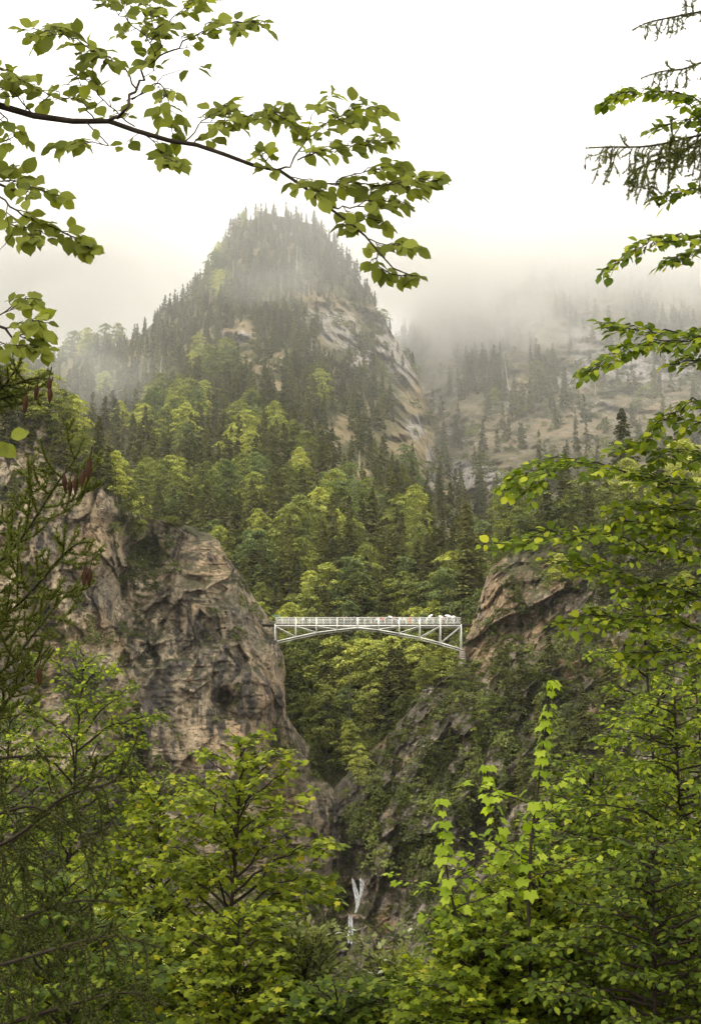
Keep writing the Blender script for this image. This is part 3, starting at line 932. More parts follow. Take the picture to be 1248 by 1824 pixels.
def beech_mesh(H, W_, n_cl, n_lf, seed, leaf=0.36, tiers=True, low=0.18):
    r = np.random.default_rng(seed)
    tb = MB()
    hp = np.linspace(0, H * 0.8, 8)
    path = np.stack([0.25 * np.sin(hp * 0.5 + seed), 0.25 * np.cos(hp * 0.4 + seed), hp], -1)
    tb.tube(path, np.linspace(H * 0.014, 0.04, 8), 6)
    z = H * (low + (1 - low) * np.sort(r.random(n_cl)))
    tt = (z / H - low) / (1 - low)
    prof = np.sqrt(np.clip(1 - (1.75 * tt - 0.62) ** 2 / 1.3, 0.02, 1)) * (0.6 + 0.6 * r.random(n_cl))
    az_ = r.random(n_cl) * 2 * np.pi
    lob = 1 + 0.38 * np.sin(az_ * 3 + z * 0.9 + seed)
    rr_ = W_ * prof * lob * (0.35 + 0.65 * r.random(n_cl) ** 0.45)
    cx, cy_ = rr_ * np.cos(az_), rr_ * np.sin(az_)
    for i in range(0, n_cl, 3):
        h0 = max(H * 0.1, z[i] - rr_[i] * 0.8)
        b0 = np.array([0.25 * math.sin(h0 * 0.5 + seed), 0.25 * math.cos(h0 * 0.4 + seed), h0])
        e = np.array([cx[i], cy_[i], z[i]])
        m_ = (b0 + e) / 2 + np.array([0, 0, 0.12 * rr_[i]])
        tb.tube([b0, m_, e], [H * 0.005, H * 0.003, 0.02], 4, cap=False)
    cr = (0.16 * W_ + 0.5) * (0.7 + 0.7 * r.random(n_cl))
    a = r.random((n_cl, n_lf)) * 2 * np.pi
    q = np.sqrt(r.random((n_cl, n_lf)))
    outx, outy = np.cos(az_)[:, None], np.sin(az_)[:, None]
    lx, ly = np.cos(a) * q * cr[:, None] * 1.25, np.sin(a) * q * cr[:, None] * 0.9
    dx = outx * lx - outy * ly
    dy = outy * lx + outx * ly
    dz = -(q ** 2) * cr[:, None] * 0.45 - 0.28 * lx + r.normal(0, 0.10, a.shape) * cr[:, None]
    C = np.stack([cx[:, None] + dx, cy_[:, None] + dy, z[:, None] + dz], -1).reshape(-1, 3)
    n = len(C)
    sz = leaf * (0.55 + 0.8 * r.random(n))
    aa = np.repeat(az_, n_lf) + r.normal(0, 0.9, n)
    d = unit(np.stack([np.cos(aa), np.sin(aa), -0.55 + r.normal(0, 0.35, n)], -1)) * sz[:, None]
    nn = unit(np.stack([r.normal(0, 0.5, n), r.normal(0, 0.5, n), np.ones(n)], -1))
    s = unit(np.cross(nn, d)) * (sz * 0.42)[:, None]
    V = np.stack([C - d * 0.5, C - s, C + d * 0.6, C + s], 1)
    cb = MB()
    cb.add(V.reshape(-1, 3), np.arange(n)[:, None] * 4 + [[0, 1, 2, 3]], tone=np.repeat(r.random(n_cl), n_lf * 4))
    return tb, cb


def tree_proto(kind, tb, cb, bark, leafm):
    return (kind, tb.mesh('trunk', [bark]), cb.mesh('crown', [leafm]))


def plant_tree(kind, proto, loc, rz, sc, label, group=None, squash=1.0):
    o = thing(kind, label, kind.replace('_', ' '), loc, group, rz)
    o.scale = (sc * squash, sc * squash, sc)
    link('trunk', proto[1], o)
    link('crown', proto[2], o)
    return o


SPR_HI = [tree_proto('spruce_tree', *spruce_mesh(20, 340, 17, 10 + i, 0.17 + 0.025 * i, 0.06, 0.62), M['bark_grey'], M['spruce']) for i in range(4)]
SPR_LO = [spruce_mesh(18, 150, 11, 30 + i, 0.17 + 0.02 * i, 0.10 - 0.015 * i, 0.95) for i in range(5)]
BEE = [tree_proto('beech_tree', *beech_mesh(16, 4.6 + 0.5 * (i % 3), 95, 62, 50 + i, 0.42, low=0.12 + 0.04 * (i % 2)), M['bark_grey'], M['beech']) for i in range(5)]
PALE = [tree_proto('maple_tree', *beech_mesh(16, 5.0, 110, 62, 70 + i, 0.42, low=0.05), M['bark_grey'], M['beech_blue']) for i in range(2)]
SHR = [tree_proto('shrub', *beech_mesh(3.0, 1.7, 26, 26, 80 + i, 0.34, low=0.0), M['bark_grey'], M['shrub']) for i in range(3)]


def joined(tb, cb, name, bark, leafm):
    mb = MB()
    for src, mi in ((tb, 0), (cb, 1)):
        V = np.concatenate(src.v)
        base = mb.n
        mb.v.append(V)
        mb.tone.append(np.concatenate(src.tone))
        mb.n += len(V)
        for x in src.t:
            mb.t.append(x + base); mb.mt.append(np.full(len(x), mi))
        for x in src.q:
            mb.q.append(x + base); mb.mq.append(np.full(len(x), mi))
    me = mb.mesh(name, [bark, leafm])
    return bpy.data.objects.new(name, me)


def gn_scatter(name, protos, pts, rot, scl, **props):
    """one object: a mesh of points that instances the prototypes"""
    col = bpy.data.collections.new(name + '_kinds')
    for p in protos:
        col.objects.link(p)
    me = bpy.data.meshes.new(name)
    me.vertices.add(len(pts))
    me.vertices.foreach_set('co', np.asarray(pts, np.float32).ravel())
    a = me.attributes.new('rz', 'FLOAT_VECTOR', 'POINT')
    a.data.foreach_set('vector', np.asarray(rot, np.float32).ravel())
    a = me.attributes.new('sc', 'FLOAT_VECTOR', 'POINT')
    a.data.foreach_set('vector', np.asarray(scl, np.float32).ravel())
    a = me.attributes.new('pick', 'INT', 'POINT')
    a.data.foreach_set('value', (np.arange(len(pts)) * 7919 % len(protos)).astype(np.int32))
    o = link(name, me, **props)
    ng = bpy.data.node_groups.new(name, 'GeometryNodeTree')
    ng.interface.new_socket('Geometry', in_out='INPUT', socket_type='NodeSocketGeometry')
    ng.interface.new_socket('Geometry', in_out='OUTPUT', socket_type='NodeSocketGeometry')
    gi = ng.nodes.new('NodeGroupInput')
    go = ng.nodes.new('NodeGroupOutput')
    ci = ng.nodes.new('GeometryNodeCollectionInfo')
    ci.inputs[0].default_value = col
    ci.inputs[1].default_value = True
    ci.inputs[2].default_value = True
    ip = ng.nodes.new('GeometryNodeInstanceOnPoints')
    ip.inputs['Pick Instance'].default_value = True
    def attr(nm, ty):
        n = ng.nodes.new('GeometryNodeInputNamedAttribute')
        n.data_type = ty
        n.inputs[0].default_value = nm
        return n.outputs[0]
    ng.links.new(gi.outputs[0], ip.inputs['Points'])
    ng.links.new(ci.outputs[0], ip.inputs['Instance'])
    ng.links.new(attr('pick', 'INT'), ip.inputs['Instance Index'])
    e2r = ng.nodes.new('FunctionNodeEulerToRotation')
    ng.links.new(attr('rz', 'FLOAT_VECTOR'), e2r.inputs[0])
    ng.links.new(e2r.outputs[0], ip.inputs['Rotation'])
    ng.links.new(attr('sc', 'FLOAT_VECTOR'), ip.inputs['Scale'])
    ng.links.new(ip.outputs[0], go.inputs[0])
    md = o.modifiers.new('scatter', 'NODES')
    md.node_group = ng
    return o


def sample_body(name, cell_m, dens, x0, x1, y0, y1, ymul=0.6, seed=0, dmin=0, dmax=9999):
    """jittered grid over the body as it is seen, spaced by real metres; dens(px,py)->probability"""
    PX, PY, P, sk_ = BODY[name]
    r = np.random.default_rng(seed)
    out = []
    y = y0
    flatx, flaty = PX, PY
    while y < y1:
        # typical depth of this row
        i = np.argmin(np.abs(PY[:, PY.shape[1] // 2] - y))
        Dm = np.median(P[i, :, 1])
        cx = cell_m * F / Dm
        xs_ = np.arange(x0, x1, cx) + r.random() * cx
        for x in xs_:
            xx, yy = x + (r.random() - 0.5) * cx, y + (r.random() - 0.5) * cx * ymul
            if r.random() < dens(xx, yy):
                out.append((xx, yy))
        y += cx * ymul
    pts, keep = [], []
    for xx, yy in out:
        if sk_ == 'top':
            j = int(np.argmin(np.abs(PX[0] - xx)))
            i = int(np.argmin(np.abs(PY[:, j] - yy)))
        else:
            i = int(np.argmin(np.abs(PY[:, 0] - yy)))
            j = int(np.argmin(np.abs(PX[i] - xx)))
        if abs(PX[i, j] - xx) > 12 or abs(PY[i, j] - yy) > 12:
            continue
        if dmin <= P[i, j, 1] <= dmax:
            pts.append(P[i, j])
            keep.append((xx, yy))
    return np.array(pts).reshape(-1, 3), np.array(keep).reshape(-1, 2)


def blob1(x, y, lst):
    return max([math.exp(-((x - a) / c) ** 2 - ((y - b) / d) ** 2) for a, b, c, d in lst] + [0])


def n2(x, y, s, seed=0):
    return float(vnoise(np.array([x / s, y / s, seed * 3.3]), seed))


# where the photograph shows bright beeches on the slope
BRIGHT = [(300, 760, 50, 55), (330, 740, 40, 40), (450, 785, 45, 50), (535, 815, 26, 34), (365, 665, 22, 24), (400, 655, 18, 20), (400, 900, 40, 26), (300, 905, 30, 22), (370, 910, 22, 20), (255, 895, 16, 16), (500, 990, 44, 34),
          (480, 1060, 24, 34), (650, 1000, 26, 24), (620, 905, 40, 20), (600, 930, 70, 22), (720, 950, 36, 22), (640, 905, 30, 18), (540, 1010, 20, 20), (165, 620, 26, 26), (125, 630, 18, 18), (190, 700, 12, 12), (440, 880, 24, 24), (380, 500, 14, 40), (570, 690, 10, 12), (720, 840, 12, 14), (580, 890, 26, 12)]


def dens_m1(x, y):
    b = blob1(x, y - 12, M1_BARE)
    rk = blob1(x, y - 12, M1_ROCK)
    right = sstep(-0.2, 0.5, (x - 640) / 120) * sstep(520, 620, y) * sstep(900, 800, y)
    p = 1.0 - 1.2 * b - 0.6 * rk - 0.4 * right - 0.25 * (n2(x, y, 30, 3) > 0.35)
    return p


m1_pts, m1_px = sample_body('central_mountain', 4.6, dens_m1, -230, 900, 385, 1330, 0.42, 3)
print('central mountain trees', len(m1_pts))
sp_pts, sp_px, be = [], [], []
for p, q in zip(m1_pts, m1_px):
    br = blob1(q[0], q[1] - 10, BRIGHT)
    low = q[1] > 1090
    pb = 0.8 * br + (0.15 if q[1] > 860 else 0.012) + (0.38 if low else 0)
    if rng.random() < pb:
        if rng.random() < (0.5 if low else 0.62):
            be.append((p, q, br))
    else:
        sp_pts.append(p); sp_px.append(q)
sp_pts, sp_px = np.array(sp_pts), np.array(sp_px)
order = np.argsort(sp_pts[:, 1])
N_IND = 235
near = order[:N_IND]
farr = order[N_IND:]


def where(q):
    """words for the part of the wooded slope a tree stands on, measured against the bridge"""
    x, y = q
    if x < 400: h = "behind the left cliff"
    elif x < 520: h = "by the bridge's left end"
    elif x < 600: h = "left of the bridge's middle"
    elif x < 690: h = "at the bridge's middle"
    elif x < 770: h = "right of the bridge's middle"
    else: h = "by the bridge's right end"
    if y > 1240: v = "deep in the gorge wood"
    elif y > 1110: v = "just under the deck"
    elif y > 1030: v = "close behind the railing"
    elif y > 950: v = 'a little up the wooded slope'
    elif y > 860: v = 'on the lower forest slope'
    elif y > 740: v = 'halfway up the forested mountain'
    elif y > 600: v = 'on the upper mountainside'
    else: v = 'close under the misty peak'
    return v + ', ' + h.replace(', ', ' ')


SEEN = {}


def own_label(kind, q, s):
    adj = {'spruce_tree': ('slim dark', 'dark olive', 'tall dark'), 'beech_tree': ('small fresh green', 'bright green', 'large yellow-green'), 'maple_tree': ('small pale green', 'pale green', 'large pale green')}[kind]
    a = adj[0 if s < 0.72 else 1 if s < 0.88 else 2]
    w = where(q)
    lab = a + ' ' + kind.split('_')[0] + ' ' + w
    if len(lab.split()) > 16:
        lab = ' '.join(lab.split()[:16])
    return lab, a + ' ' + kind.split('_')[0] + ' trees ' + w


for k, i in enumerate(near):
    p, q = sp_pts[i], sp_px[i]
    s_ = (0.62 + 0.42 * rng.random()) * (0.85 if q[1] > 1110 else 1)
    lab, grp = own_label('spruce_tree', q, s_)
    plant_tree('spruce_tree', SPR_HI[k % 4], p - np.array([0, 0, 0.6]), rng.random() * 6.28, s_, lab, grp, 0.95 + 0.25 * rng.random())
# dark forest beyond the nearest few hundred: one mass
ff = sp_pts[farr]
sc = 0.45 + 0.6 * rng.random(len(ff)) ** 1.3
sc *= np.where(ff[:, 1] > 700, 0.7, np.where(ff[:, 1] > 620, 0.82, 1.0))
wd = sc * (0.9 + 0.4 * rng.random(len(ff)))

m2_pts, m2_px = sample_body('right_mountain', 6.0, lambda x, y: float(np.clip(0.62 + 1.5 * n2(x * 1.6, y * 0.6, 55, 8) - 1.5 * blob1(x, y, M2_BARE) - 0.8 * blob1(x, y, M2_ROCK) - 0.9 * blob1(x, y, [(800, 690, 26, 60)])
                                + 0.8 * blob1(x, y, [(880, 640, 40, 60), (1000, 650, 40, 60), (930, 540, 40, 50), (870, 750, 16, 40), (1000, 720, 24, 30)]), 0.13, 1)) * (1 if y < 900 else 0.8), 640, 1400, 400, 1000, 0.5, 9)
print('right mountain trees', len(m2_pts))
sc2 = 0.6 + 0.5 * rng.random(len(m2_pts))
wd2 = sc2 * (0.9 + 0.4 * rng.random(len(m2_pts)))
LO = [joined(t_, c_, 'spruce_kind', M['bark_grey'], M['spruce']) for t_, c_ in SPR_LO]
gn_scatter('distant_spruce_forest', LO, np.concatenate([ff - [0, 0, 0.8], m2_pts - [0, 0, 0.8]]),
           np.stack([np.zeros(len(ff) + len(m2_pts)), np.zeros(len(ff) + len(m2_pts)), rng.random(len(ff) + len(m2_pts)) * 6.28], -1),
           np.stack([np.concatenate([wd, wd2]), np.concatenate([wd, wd2]), np.concatenate([sc, sc2])], -1), kind='stuff', label='dense dark spruce forest covering the far slopes')

for k, (p, q, br) in enumerate(be):
    low = q[1] > 1110
    s = (0.62 + 0.38 * rng.random()) * (1.0 if br < 0.4 else 1.2)
    pr = BEE[k % 5] if rng.random() < 0.8 else PALE[k % 2]
    lab, grp = own_label(pr[0], q, s)
    plant_tree(pr[0], pr, p - np.array([0, 0, 0.8]), rng.random() * 6.28, s, lab, grp, 0.78 + 0.3 * rng.random())


def on_body(name, x, y):
    PX, PY, P, sk_ = BODY[name]
    if sk_ == 'top':
        j = int(np.argmin(np.abs(PX[0] - x)))
        i = int(np.argmin(np.abs(PY[:, j] - y)))
    else:
        i = int(np.argmin(np.abs(PY[:, 0] - y)))
        j = int(np.argmin(np.abs(PX[i] - x)))
    return P[i, j].copy()


def tree_px(kind, proto, bodyname, x, ytop, ybase, label, wmul=1.0, group=None, rz=None, H=None):
    """a tree whose foot stands on a body at (x, ybase) and whose top reaches ytop"""
    p = on_body(bodyname, x, ybase)
    top = at(x, ytop, p[1])
    h = top[2] - p[2]
    H0 = {'spruce_tree': 20.4, 'beech_tree': 16.2, 'maple_tree': 16.2, 'shrub': 3.1}[kind]
    s = h / H0
    o = plant_tree(kind, proto, p - np.array([0, 0, 0.3]), rng.random() * 6.28 if rz is None else rz, s, label, group, wmul)
    return o


# trees the photograph singles out
tree_px('maple_tree', PALE[0], 'central_mountain', 622, 988, 1112, 'pale blue-green conical tree rising behind the left half of the bridge', 1.0)
tree_px('maple_tree', PALE[1], 'central_mountain', 590, 1035, 1120, 'lower pale green tree left of the conical one behind the bridge', 1.0)
tree_px('beech_tree', BEE[0], 'central_mountain', 700, 1028, 1116, 'round yellowish beech behind the middle of the bridge', 1.15)
tree_px('beech_tree', BEE[1], 'central_mountain', 655, 968, 1080, 'bright beech just left above the middle of the bridge', 0.9)
tree_px('maple_tree', PALE[1], 'right_shoulder', 792, 1008, 1125, 'broad drooping green tree behind the right end of the bridge', 1.25)
tree_px('beech_tree', BEE[2], 'central_mountain', 745, 1030, 1120, 'rounded green tree behind the bridge right of its middle', 1.1)
tree_px('spruce_tree', SPR_HI[0], 'right_shoulder', 838, 888, 1100, 'tall dark spruce above the right end of the bridge', 1.2)
tree_px('spruce_tree', SPR_HI[1], 'central_mountain', 432, 906, 1010, 'dark spruce on the brow of the left cliff', 1.1)
tree_px('spruce_tree', SPR_HI[2], 'right_shoulder', 1118, 722, 900, 'lone dark spruce standing high against the ochre mountainside', 1.2)
tree_px('beech_tree', BEE[3], 'central_mountain', 570, 655, 722, 'lone yellow-green beech standing high on the mountain face', 1.0)
tree_px('beech_tree', BEE[4], 'right_mountain', 955, 640, 700, 'loose yellow-green beech on the right mountainside', 1.0)
tree_px('beech_tree', BEE[0], 'right_mountain', 878, 690, 724, 'small green beech left of the loose one on the right mountainside', 1.0)
tree_px('beech_tree', BEE[1], 'central_mountain', 715, 830, 890, 'slim beech on the lower right flank of the mountain', 0.7)
for k, (x, yt, yb, kd, w) in enumerate([(905, 855, 985, 0, 1.0), (945, 838, 960, 1, 1.1), (1000, 830, 960, 5, 1.1), (1050, 838, 960, 2, 1.2), (975, 850, 985, 6, 1.2), (1030, 870, 980, 3, 1.1), (930, 900, 1010, 4, 1.0),
                                        (1080, 850, 970, 7, 1.2), (1120, 815, 930, 1, 1.2), (1180, 800, 930, 8, 1.1), (1230, 780, 920, 2, 1.2), (880, 960, 1035, 3, 1.0), (860, 1000, 1080, 5, 1.1), (1150, 860, 1000, 6, 1.1), (1010, 800, 930, 8, 0.9),
                                        (820, 1015, 1090, 2, 1.0), (1075, 900, 1010, 0, 1.1), (1210, 880, 1010, 4, 1.1), (905, 930, 1010, 8, 1.2)]):
    if kd in (5, 6, 7, 8):
        tree_px('spruce_tree', SPR_HI[kd - 5], 'right_shoulder', x, yt, yb, 'dark spruce in the wood on top of the right cliff', w, 'spruces above the right cliff')
    else:
        tree_px('beech_tree', BEE[kd], 'right_shoulder', x, yt, yb, 'light green beech in the wood on top of the right cliff', w, 'beeches above the right cliff')
# wood on the brow and slope of the left cliff
for k, (x, yt, yb, kd, w) in enumerate([(30, 640, 720, 0, 1.2), (75, 655, 760, 1, 1.1), (105, 690, 790, 2, 1.0), (60, 720, 800, 5, 1.3), (10, 690, 800, 6, 1.3), (110, 730, 830, 7, 1.2), (145, 760, 850, 3, 0.9), (172, 735, 868, 5, 1.0),
                                        (190, 790, 880, 8, 1.1), (205, 800, 890, 3, 0.9), (150, 800, 870, 6, 1.2), (90, 780, 850, 7, 1.2), (20, 830, 930, 5, 1.1), (-20, 700, 800, 8, 1.2), (225, 850, 960, 4, 0.9), (212, 870, 930, 6, 1.0),
                                        (130, 700, 800, 0, 0.9), (240, 1240, 1400, 7, 1.2), (215, 1290, 1420, 6, 1.2)]):
    if kd in (5, 6, 7, 8):
        tree_px('spruce_tree', SPR_HI[kd - 5], 'left_cliff', x, yt, yb, 'dark spruce rooted on the left cliff', w, 'spruces on the left cliff')
    else:
        tree_px('beech_tree', BEE[kd], 'left_cliff', x, yt, yb, 'yellow-green beech on the upper slope of the left cliff', w, 'beeches on the left cliff')
for x, yt, yb, k in [(250, 880, 945, 4), (270, 870, 935, 0), (305, 868, 938, 1), (330, 895, 945, 3), (352, 905, 955, 2)]:
    tree_px('beech_tree', BEE[k], 'central_mountain', x, yt, yb, 'small fresh green beech just behind the crest of the left cliff', 0.9, 'beeches behind the left cliff crest')
# gorge trees below the bridge
for k, (x, yt, yb, kd, w) in enumerate([(525, 1150, 1290, 0, 1.0), (560, 1135, 1250, 1, 1.1), (600, 1130, 1260, 2, 1.1), (545, 1230, 1340, 3, 0.9), (580, 1215, 1340, 4, 0.9), (650, 1135, 1270, 0, 1.2), (700, 1130, 1250, 1, 1.3), (750, 1125, 1230, 2, 1.2),
                                        (620, 1280, 1370, 3, 1.0), (660, 1230, 1330, 5, 1.0), (600, 1260, 1380, 6, 0.9), (720, 1210, 1290, 4, 1.0), (690, 1190, 1290, 7, 1.1), (570, 1300, 1400, 8, 0.9), (640, 1290, 1360, 1, 0.9), (520, 1180, 1330, 6, 0.9)]):
    if kd in (5, 6, 7, 8):
        tree_px('spruce_tree', SPR_HI[kd - 5], 'central_mountain', x, yt, yb, 'dark spruce in the middle of the gorge wood below the bridge', w, 'spruces in the gorge wood')
    else:
        tree_px('beech_tree', BEE[kd], 'central_mountain', x, yt, yb, 'leafy green beech in the middle of the gorge wood', w, 'beeches in the gorge wood')
# trees clinging to the right gorge wall
for k, (x, yt, yb, kd, w) in enumerate([(790, 1150, 1215, 0, 1.5), (760, 1165, 1225, 1, 1.3), (820, 1170, 1230, 2, 1.1), (905, 1190, 1300, 5, 1.0), (930, 1150, 1260, 6, 1.2), (880, 1230, 1310, 3, 1.0), (860, 1260, 1330, 4, 1.0), (980, 1120, 1240, 7, 1.1),
                                        (1090, 1130, 1260, 8, 1.2), (960, 1230, 1330, 5, 1.1), (800, 1290, 1360, 6, 1.1), (770, 1320, 1390, 0, 0.9), (850, 1330, 1400, 7, 1.1), (720, 1390, 1440, 1, 0.9), (1000, 1290, 1400, 3, 1.0), (700, 1440, 1480, 2, 0.9),
                                        (1040, 1210, 1330, 6, 1.2), (930, 1330, 1420, 8, 1.0), (1130, 1020, 1120, 5, 1.1), (1180, 1100, 1230, 7, 1.1), (820, 1390, 1450, 2, 1.0), (640, 1320, 1390, 2, 0.8), (690, 1300, 1350, 8, 0.9), (895, 1120, 1190, 7, 1.0)]):
    if kd in (5, 6, 7, 8):
        tree_px('spruce_tree', SPR_HI[kd - 5], 'right_cliff', x, yt, yb, 'dark spruce clinging to the right gorge wall', w, 'spruces on the right gorge wall')
    else:
        tree_px('beech_tree', BEE[kd], 'right_cliff', x, yt, yb, 'small leafy tree clinging to the right gorge wall', w, 'leafy trees on the right gorge wall')

# bare dead trees
def dead_tree(bodyname, x, yt, yb, label, group=None, lean=0.0, wood='deadwood'):
    p = on_body(bodyname, x, yb)
    h = at(x, yt, p[1])[2] - p[2]
    o = thing('dead_tree', label, 'dead tree', p - np.array([0, 0, 0.4]), group)
    mb = MB()
    zz = np.linspace(0, h, 6)
    w = max(0.2, h * 0.012)
    mb.tube(np.stack([lean * zz + 0.1 * np.sin(zz), 0 * zz, zz], -1), np.linspace(w, w * 0.35, 6), 5)
    link('trunk', mb.mesh('trunk', [M[wood]], True), o)
    mb = MB()
    for k in range(12):
        z0 = h * (0.35 + 0.6 * rng.random())
        a = rng.random() * 6.28
        l = 0.3 + (h - z0) * 0.10
        mb.tube([(lean * z0, 0, z0), (lean * z0 + math.cos(a) * l, math.sin(a) * l, z0 - 0.15 * l)], [w * 0.3, 0.03], 3, cap=False)
    link('dead_twigs', mb.mesh('dead_twigs', [M[wood]]), o, kind='stuff')


for x, yt, yb, ln in [(417, 462, 505, 0), (526, 435, 498, 0.02), (602, 432, 474, -0.02), (470, 425, 452, 0), (500, 490, 520, 0.03), (396, 590, 632, 0), (458, 380, 418, 0), (552, 500, 522, 0)]:
    dead_tree('central_mountain', x, yt, yb, 'tall bleached dead trunk among spruces near the misty peak', 'dead trees near the peak', ln)
for x, yt, yb, ln, lab in [(318, 672, 706, 0, 'bleached dead trunk, right of the pair left of the bright beeches'), (286, 640, 716, 0, 'tallest pale dead trunk left of the bright beech grove'), (308, 678, 708, 0, 'short pale dead trunk between two others above the bright beech grove'),
                           (475, 628, 662, 0, 'pale dead trunk on the bare ochre patch of the mountain'), (725, 862, 905, -0.08, 'white leaning dead trunk low on the right flank of the mountain'), (556, 600, 640, 0, 'thin dead trunk below the peak rocks'), (640, 800, 840, 0, 'thin dead trunk on the lower mountain right of the beeches')]:
    dead_tree('central_mountain', x, yt, yb, lab, None, ln)
for x, yt, yb, ln in [(1065, 500, 532, 0), (1098, 510, 534, -0.1), (1183, 500, 526, 0), (1190, 500, 524, 0), (1203, 508, 524, 0), (1035, 552, 580, -0.1), (905, 625, 690, -0.1), (1062, 680, 705, 0), (1178, 670, 700, 0), (895, 650, 690, 0)]:
    dead_tree('right_mountain', x, yt, yb, 'thin bleached dead trunk on the right mountainside', 'dead trees on the right mountain', ln)
for x, yt, yb, bn, lab in [(621, 1185, 1330, 'central_mountain', 'tall thin bare grey trunk in the gorge below the bridge'), (714, 1215, 1280, 'central_mountain', 'short bare trunk at the top of the grey gorge rocks'), (968, 900, 985, 'right_shoulder', 'thin bare trunk on the brow of the right cliff')]:
    dead_tree(bn, x, yt, yb, lab, wood='bark_grey')

# right cliff brow wood
bp, bq = sample_body('right_cliff', 4.2, lambda x, y: 0.5 if (x > 985 and y < 1075) else 0, 985, 1290, 880, 1075, 0.7, 41)
for k, (p, q) in enumerate(zip(bp, bq)):
    pr = SPR_HI[k % 4] if k % 5 < 3 else BEE[k % 5]
    nm = pr[0].split('_')[0]
    plant_tree(pr[0], pr, p - np.array([0, 0, 0.4]), rng.random() * 6.28, 0.32 + 0.25 * rng.random(), nm + ' on the brow of the right cliff behind near twigs', nm + ' trees on the brow of the right cliff', 1.2)

# small bushes and tufts rooted in the cliffs: nobody could count them
def cliff_shrubs(bodyname, dens, x0, x1, y0, y1, cell, seed, smin, smax, name, label):
    pts, px = sample_body(bodyname, cell, dens, x0, x1, y0, y1, 0.9, seed)
    n = len(pts)
    r = np.random.default_rng(seed)
    s = smin + (smax - smin) * r.random(n) ** 2
    K = [joined(*beech_mesh(3.0, 1.7, 22, 22, 90 + i, 0.36, low=0.0), 'shrub_kind', M['bark_grey'], M['shrub']) for i in range(3)]
    gn_scatter(name, K, pts + np.array([0, 0.2, -0.5]) , np.stack([np.full(n, 0.5), np.zeros(n), r.random(n) * 6.28], -1), np.stack([s, s, s * (0.7 + 0.4 * r.random(n))], -1), kind='stuff', label=label)
    print(name, n)


def dens_lc(x, y):
    g = blob1(x, y, [(0, 700, 170, 90), (120, 790, 60, 60), (262, 1000, 42, 75), (232, 930, 30, 30), (500, 1320, 18, 18), (552, 1350, 22, 28), (375, 1140, 22, 8), (320, 935, 70, 9), (430, 1620, 90, 50), (560, 1640, 60, 40), (150, 1140, 60, 14),
                    (470, 1095, 26, 8), (530, 1320, 20, 20), (60, 880, 60, 30), (150, 1240, 50, 30), (250, 1400, 60, 40), (430, 1040, 8, 20)])
    g = max(g, 1.0 * blob1(x, y, [(300, 942, 80, 8), (400, 985, 12, 12), (240, 960, 30, 30), (485, 1092, 16, 8)]))
    return 1.1 * g + (0.10 if n2(x, y, 26, 5) > 0.1 else 0.015)


def dens_rc(x, y):
    g = blob1(x, y, [(880, 1300, 70, 60), (820, 1400, 80, 60), (700, 1300, 40, 40), (690, 1380, 60, 30), (1000, 990, 110, 26), (1150, 960, 130, 60), (1100, 1200, 80, 80), (900, 1230, 50, 30), (760, 1520, 70, 50), (660, 1480, 40, 40), (830, 1230, 50, 40),
                    (740, 1420, 70, 50), (960, 1300, 90, 70), (985, 1180, 40, 50), (600, 1570, 40, 10), (870, 1130, 18, 14), (850, 1020, 14, 40), (780, 1600, 50, 60), (1000, 1450, 120, 120)])
    return 0.95 * g + (0.42 if n2(x, y, 22, 6) > -0.15 else 0.10)


cliff_shrubs('left_cliff', dens_lc, -60, 610, 640, 1800, 1.25, 21, 0.2, 0.95, 'left_cliff_undergrowth', 'low bushes and tufts on the ledges of the left cliff')
cliff_shrubs('right_cliff', dens_rc, 560, 1300, 900, 1800, 1.3, 22, 0.25, 1.3, 'gorge_undergrowth', 'low bushes and tufts on the right gorge wall')
cliff_shrubs('right_shoulder', lambda x, y: 0.9, 780, 1400, 880, 1150, 2.6, 23, 0.9, 1.7, 'shoulder_undergrowth', 'undergrowth beneath the wood on the right shoulder')
cliff_shrubs('central_mountain', lambda x, y: 0.8 if y > 1060 else 0.35, 480, 860, 900, 1440, 2.6, 24, 0.7, 1.5, 'slope_undergrowth', 'leafy undergrowth beneath the trees behind the bridge')

cliff_shrubs('right_mountain', lambda x, y: 0.15 + 0.5 * n2(x, y, 20, 7), 660, 1400, 430, 1000, 3.4, 25, 0.8, 2.6, 'mountain_scrub', 'dark scrub and dwarf pine on the right mountainside')
cliff_shrubs('central_mountain', lambda x, y: 0.2 + 0.5 * n2(x, y, 20, 8), 380, 860, 400, 930, 2.8, 26, 0.7, 2.1, 'peak_scrub', 'dark scrub on the bare parts of the central mountain')

# ================================================================ BRIDGE
YB = 250.0
PXM = F / YB / (CP)            # only used for sanity
BX = [at(x, 1112, YB)[0] for x in (489.8, 526.6, 563.2, 600.3, 636.6, 674.0, 710.6, 747.4, 784.0, 820.8)]
ZD = float(at(650, 1114.5, YB)[2])            # top chord / deck edge
ZR = float(at(650, 1100.0, YB)[2])            # hand rail
ZB = [float(at(600, y, YB)[2]) for y in (1143.5, 1134.5, 1126.6, 1121.8, 1118.0, 1121.8, 1128.3, 1135.5, 1145.0, 1156.0)]
BW = 3.0                                       # deck width
bridge = thing('footbridge', 'white iron arched truss footbridge with lattice railings spanning the gorge', 'bridge', (BX[4], YB + BW / 2, ZD))
BO = np.array([BX[4], YB + BW / 2, ZD])


def bpart(name, fn, m='bridge_white', **props):
    mb = MB()
    fn(mb)
    for v in mb.v:
        v -= BO
    return link(name, mb.mesh(name, [M[m]]), bridge, **props)


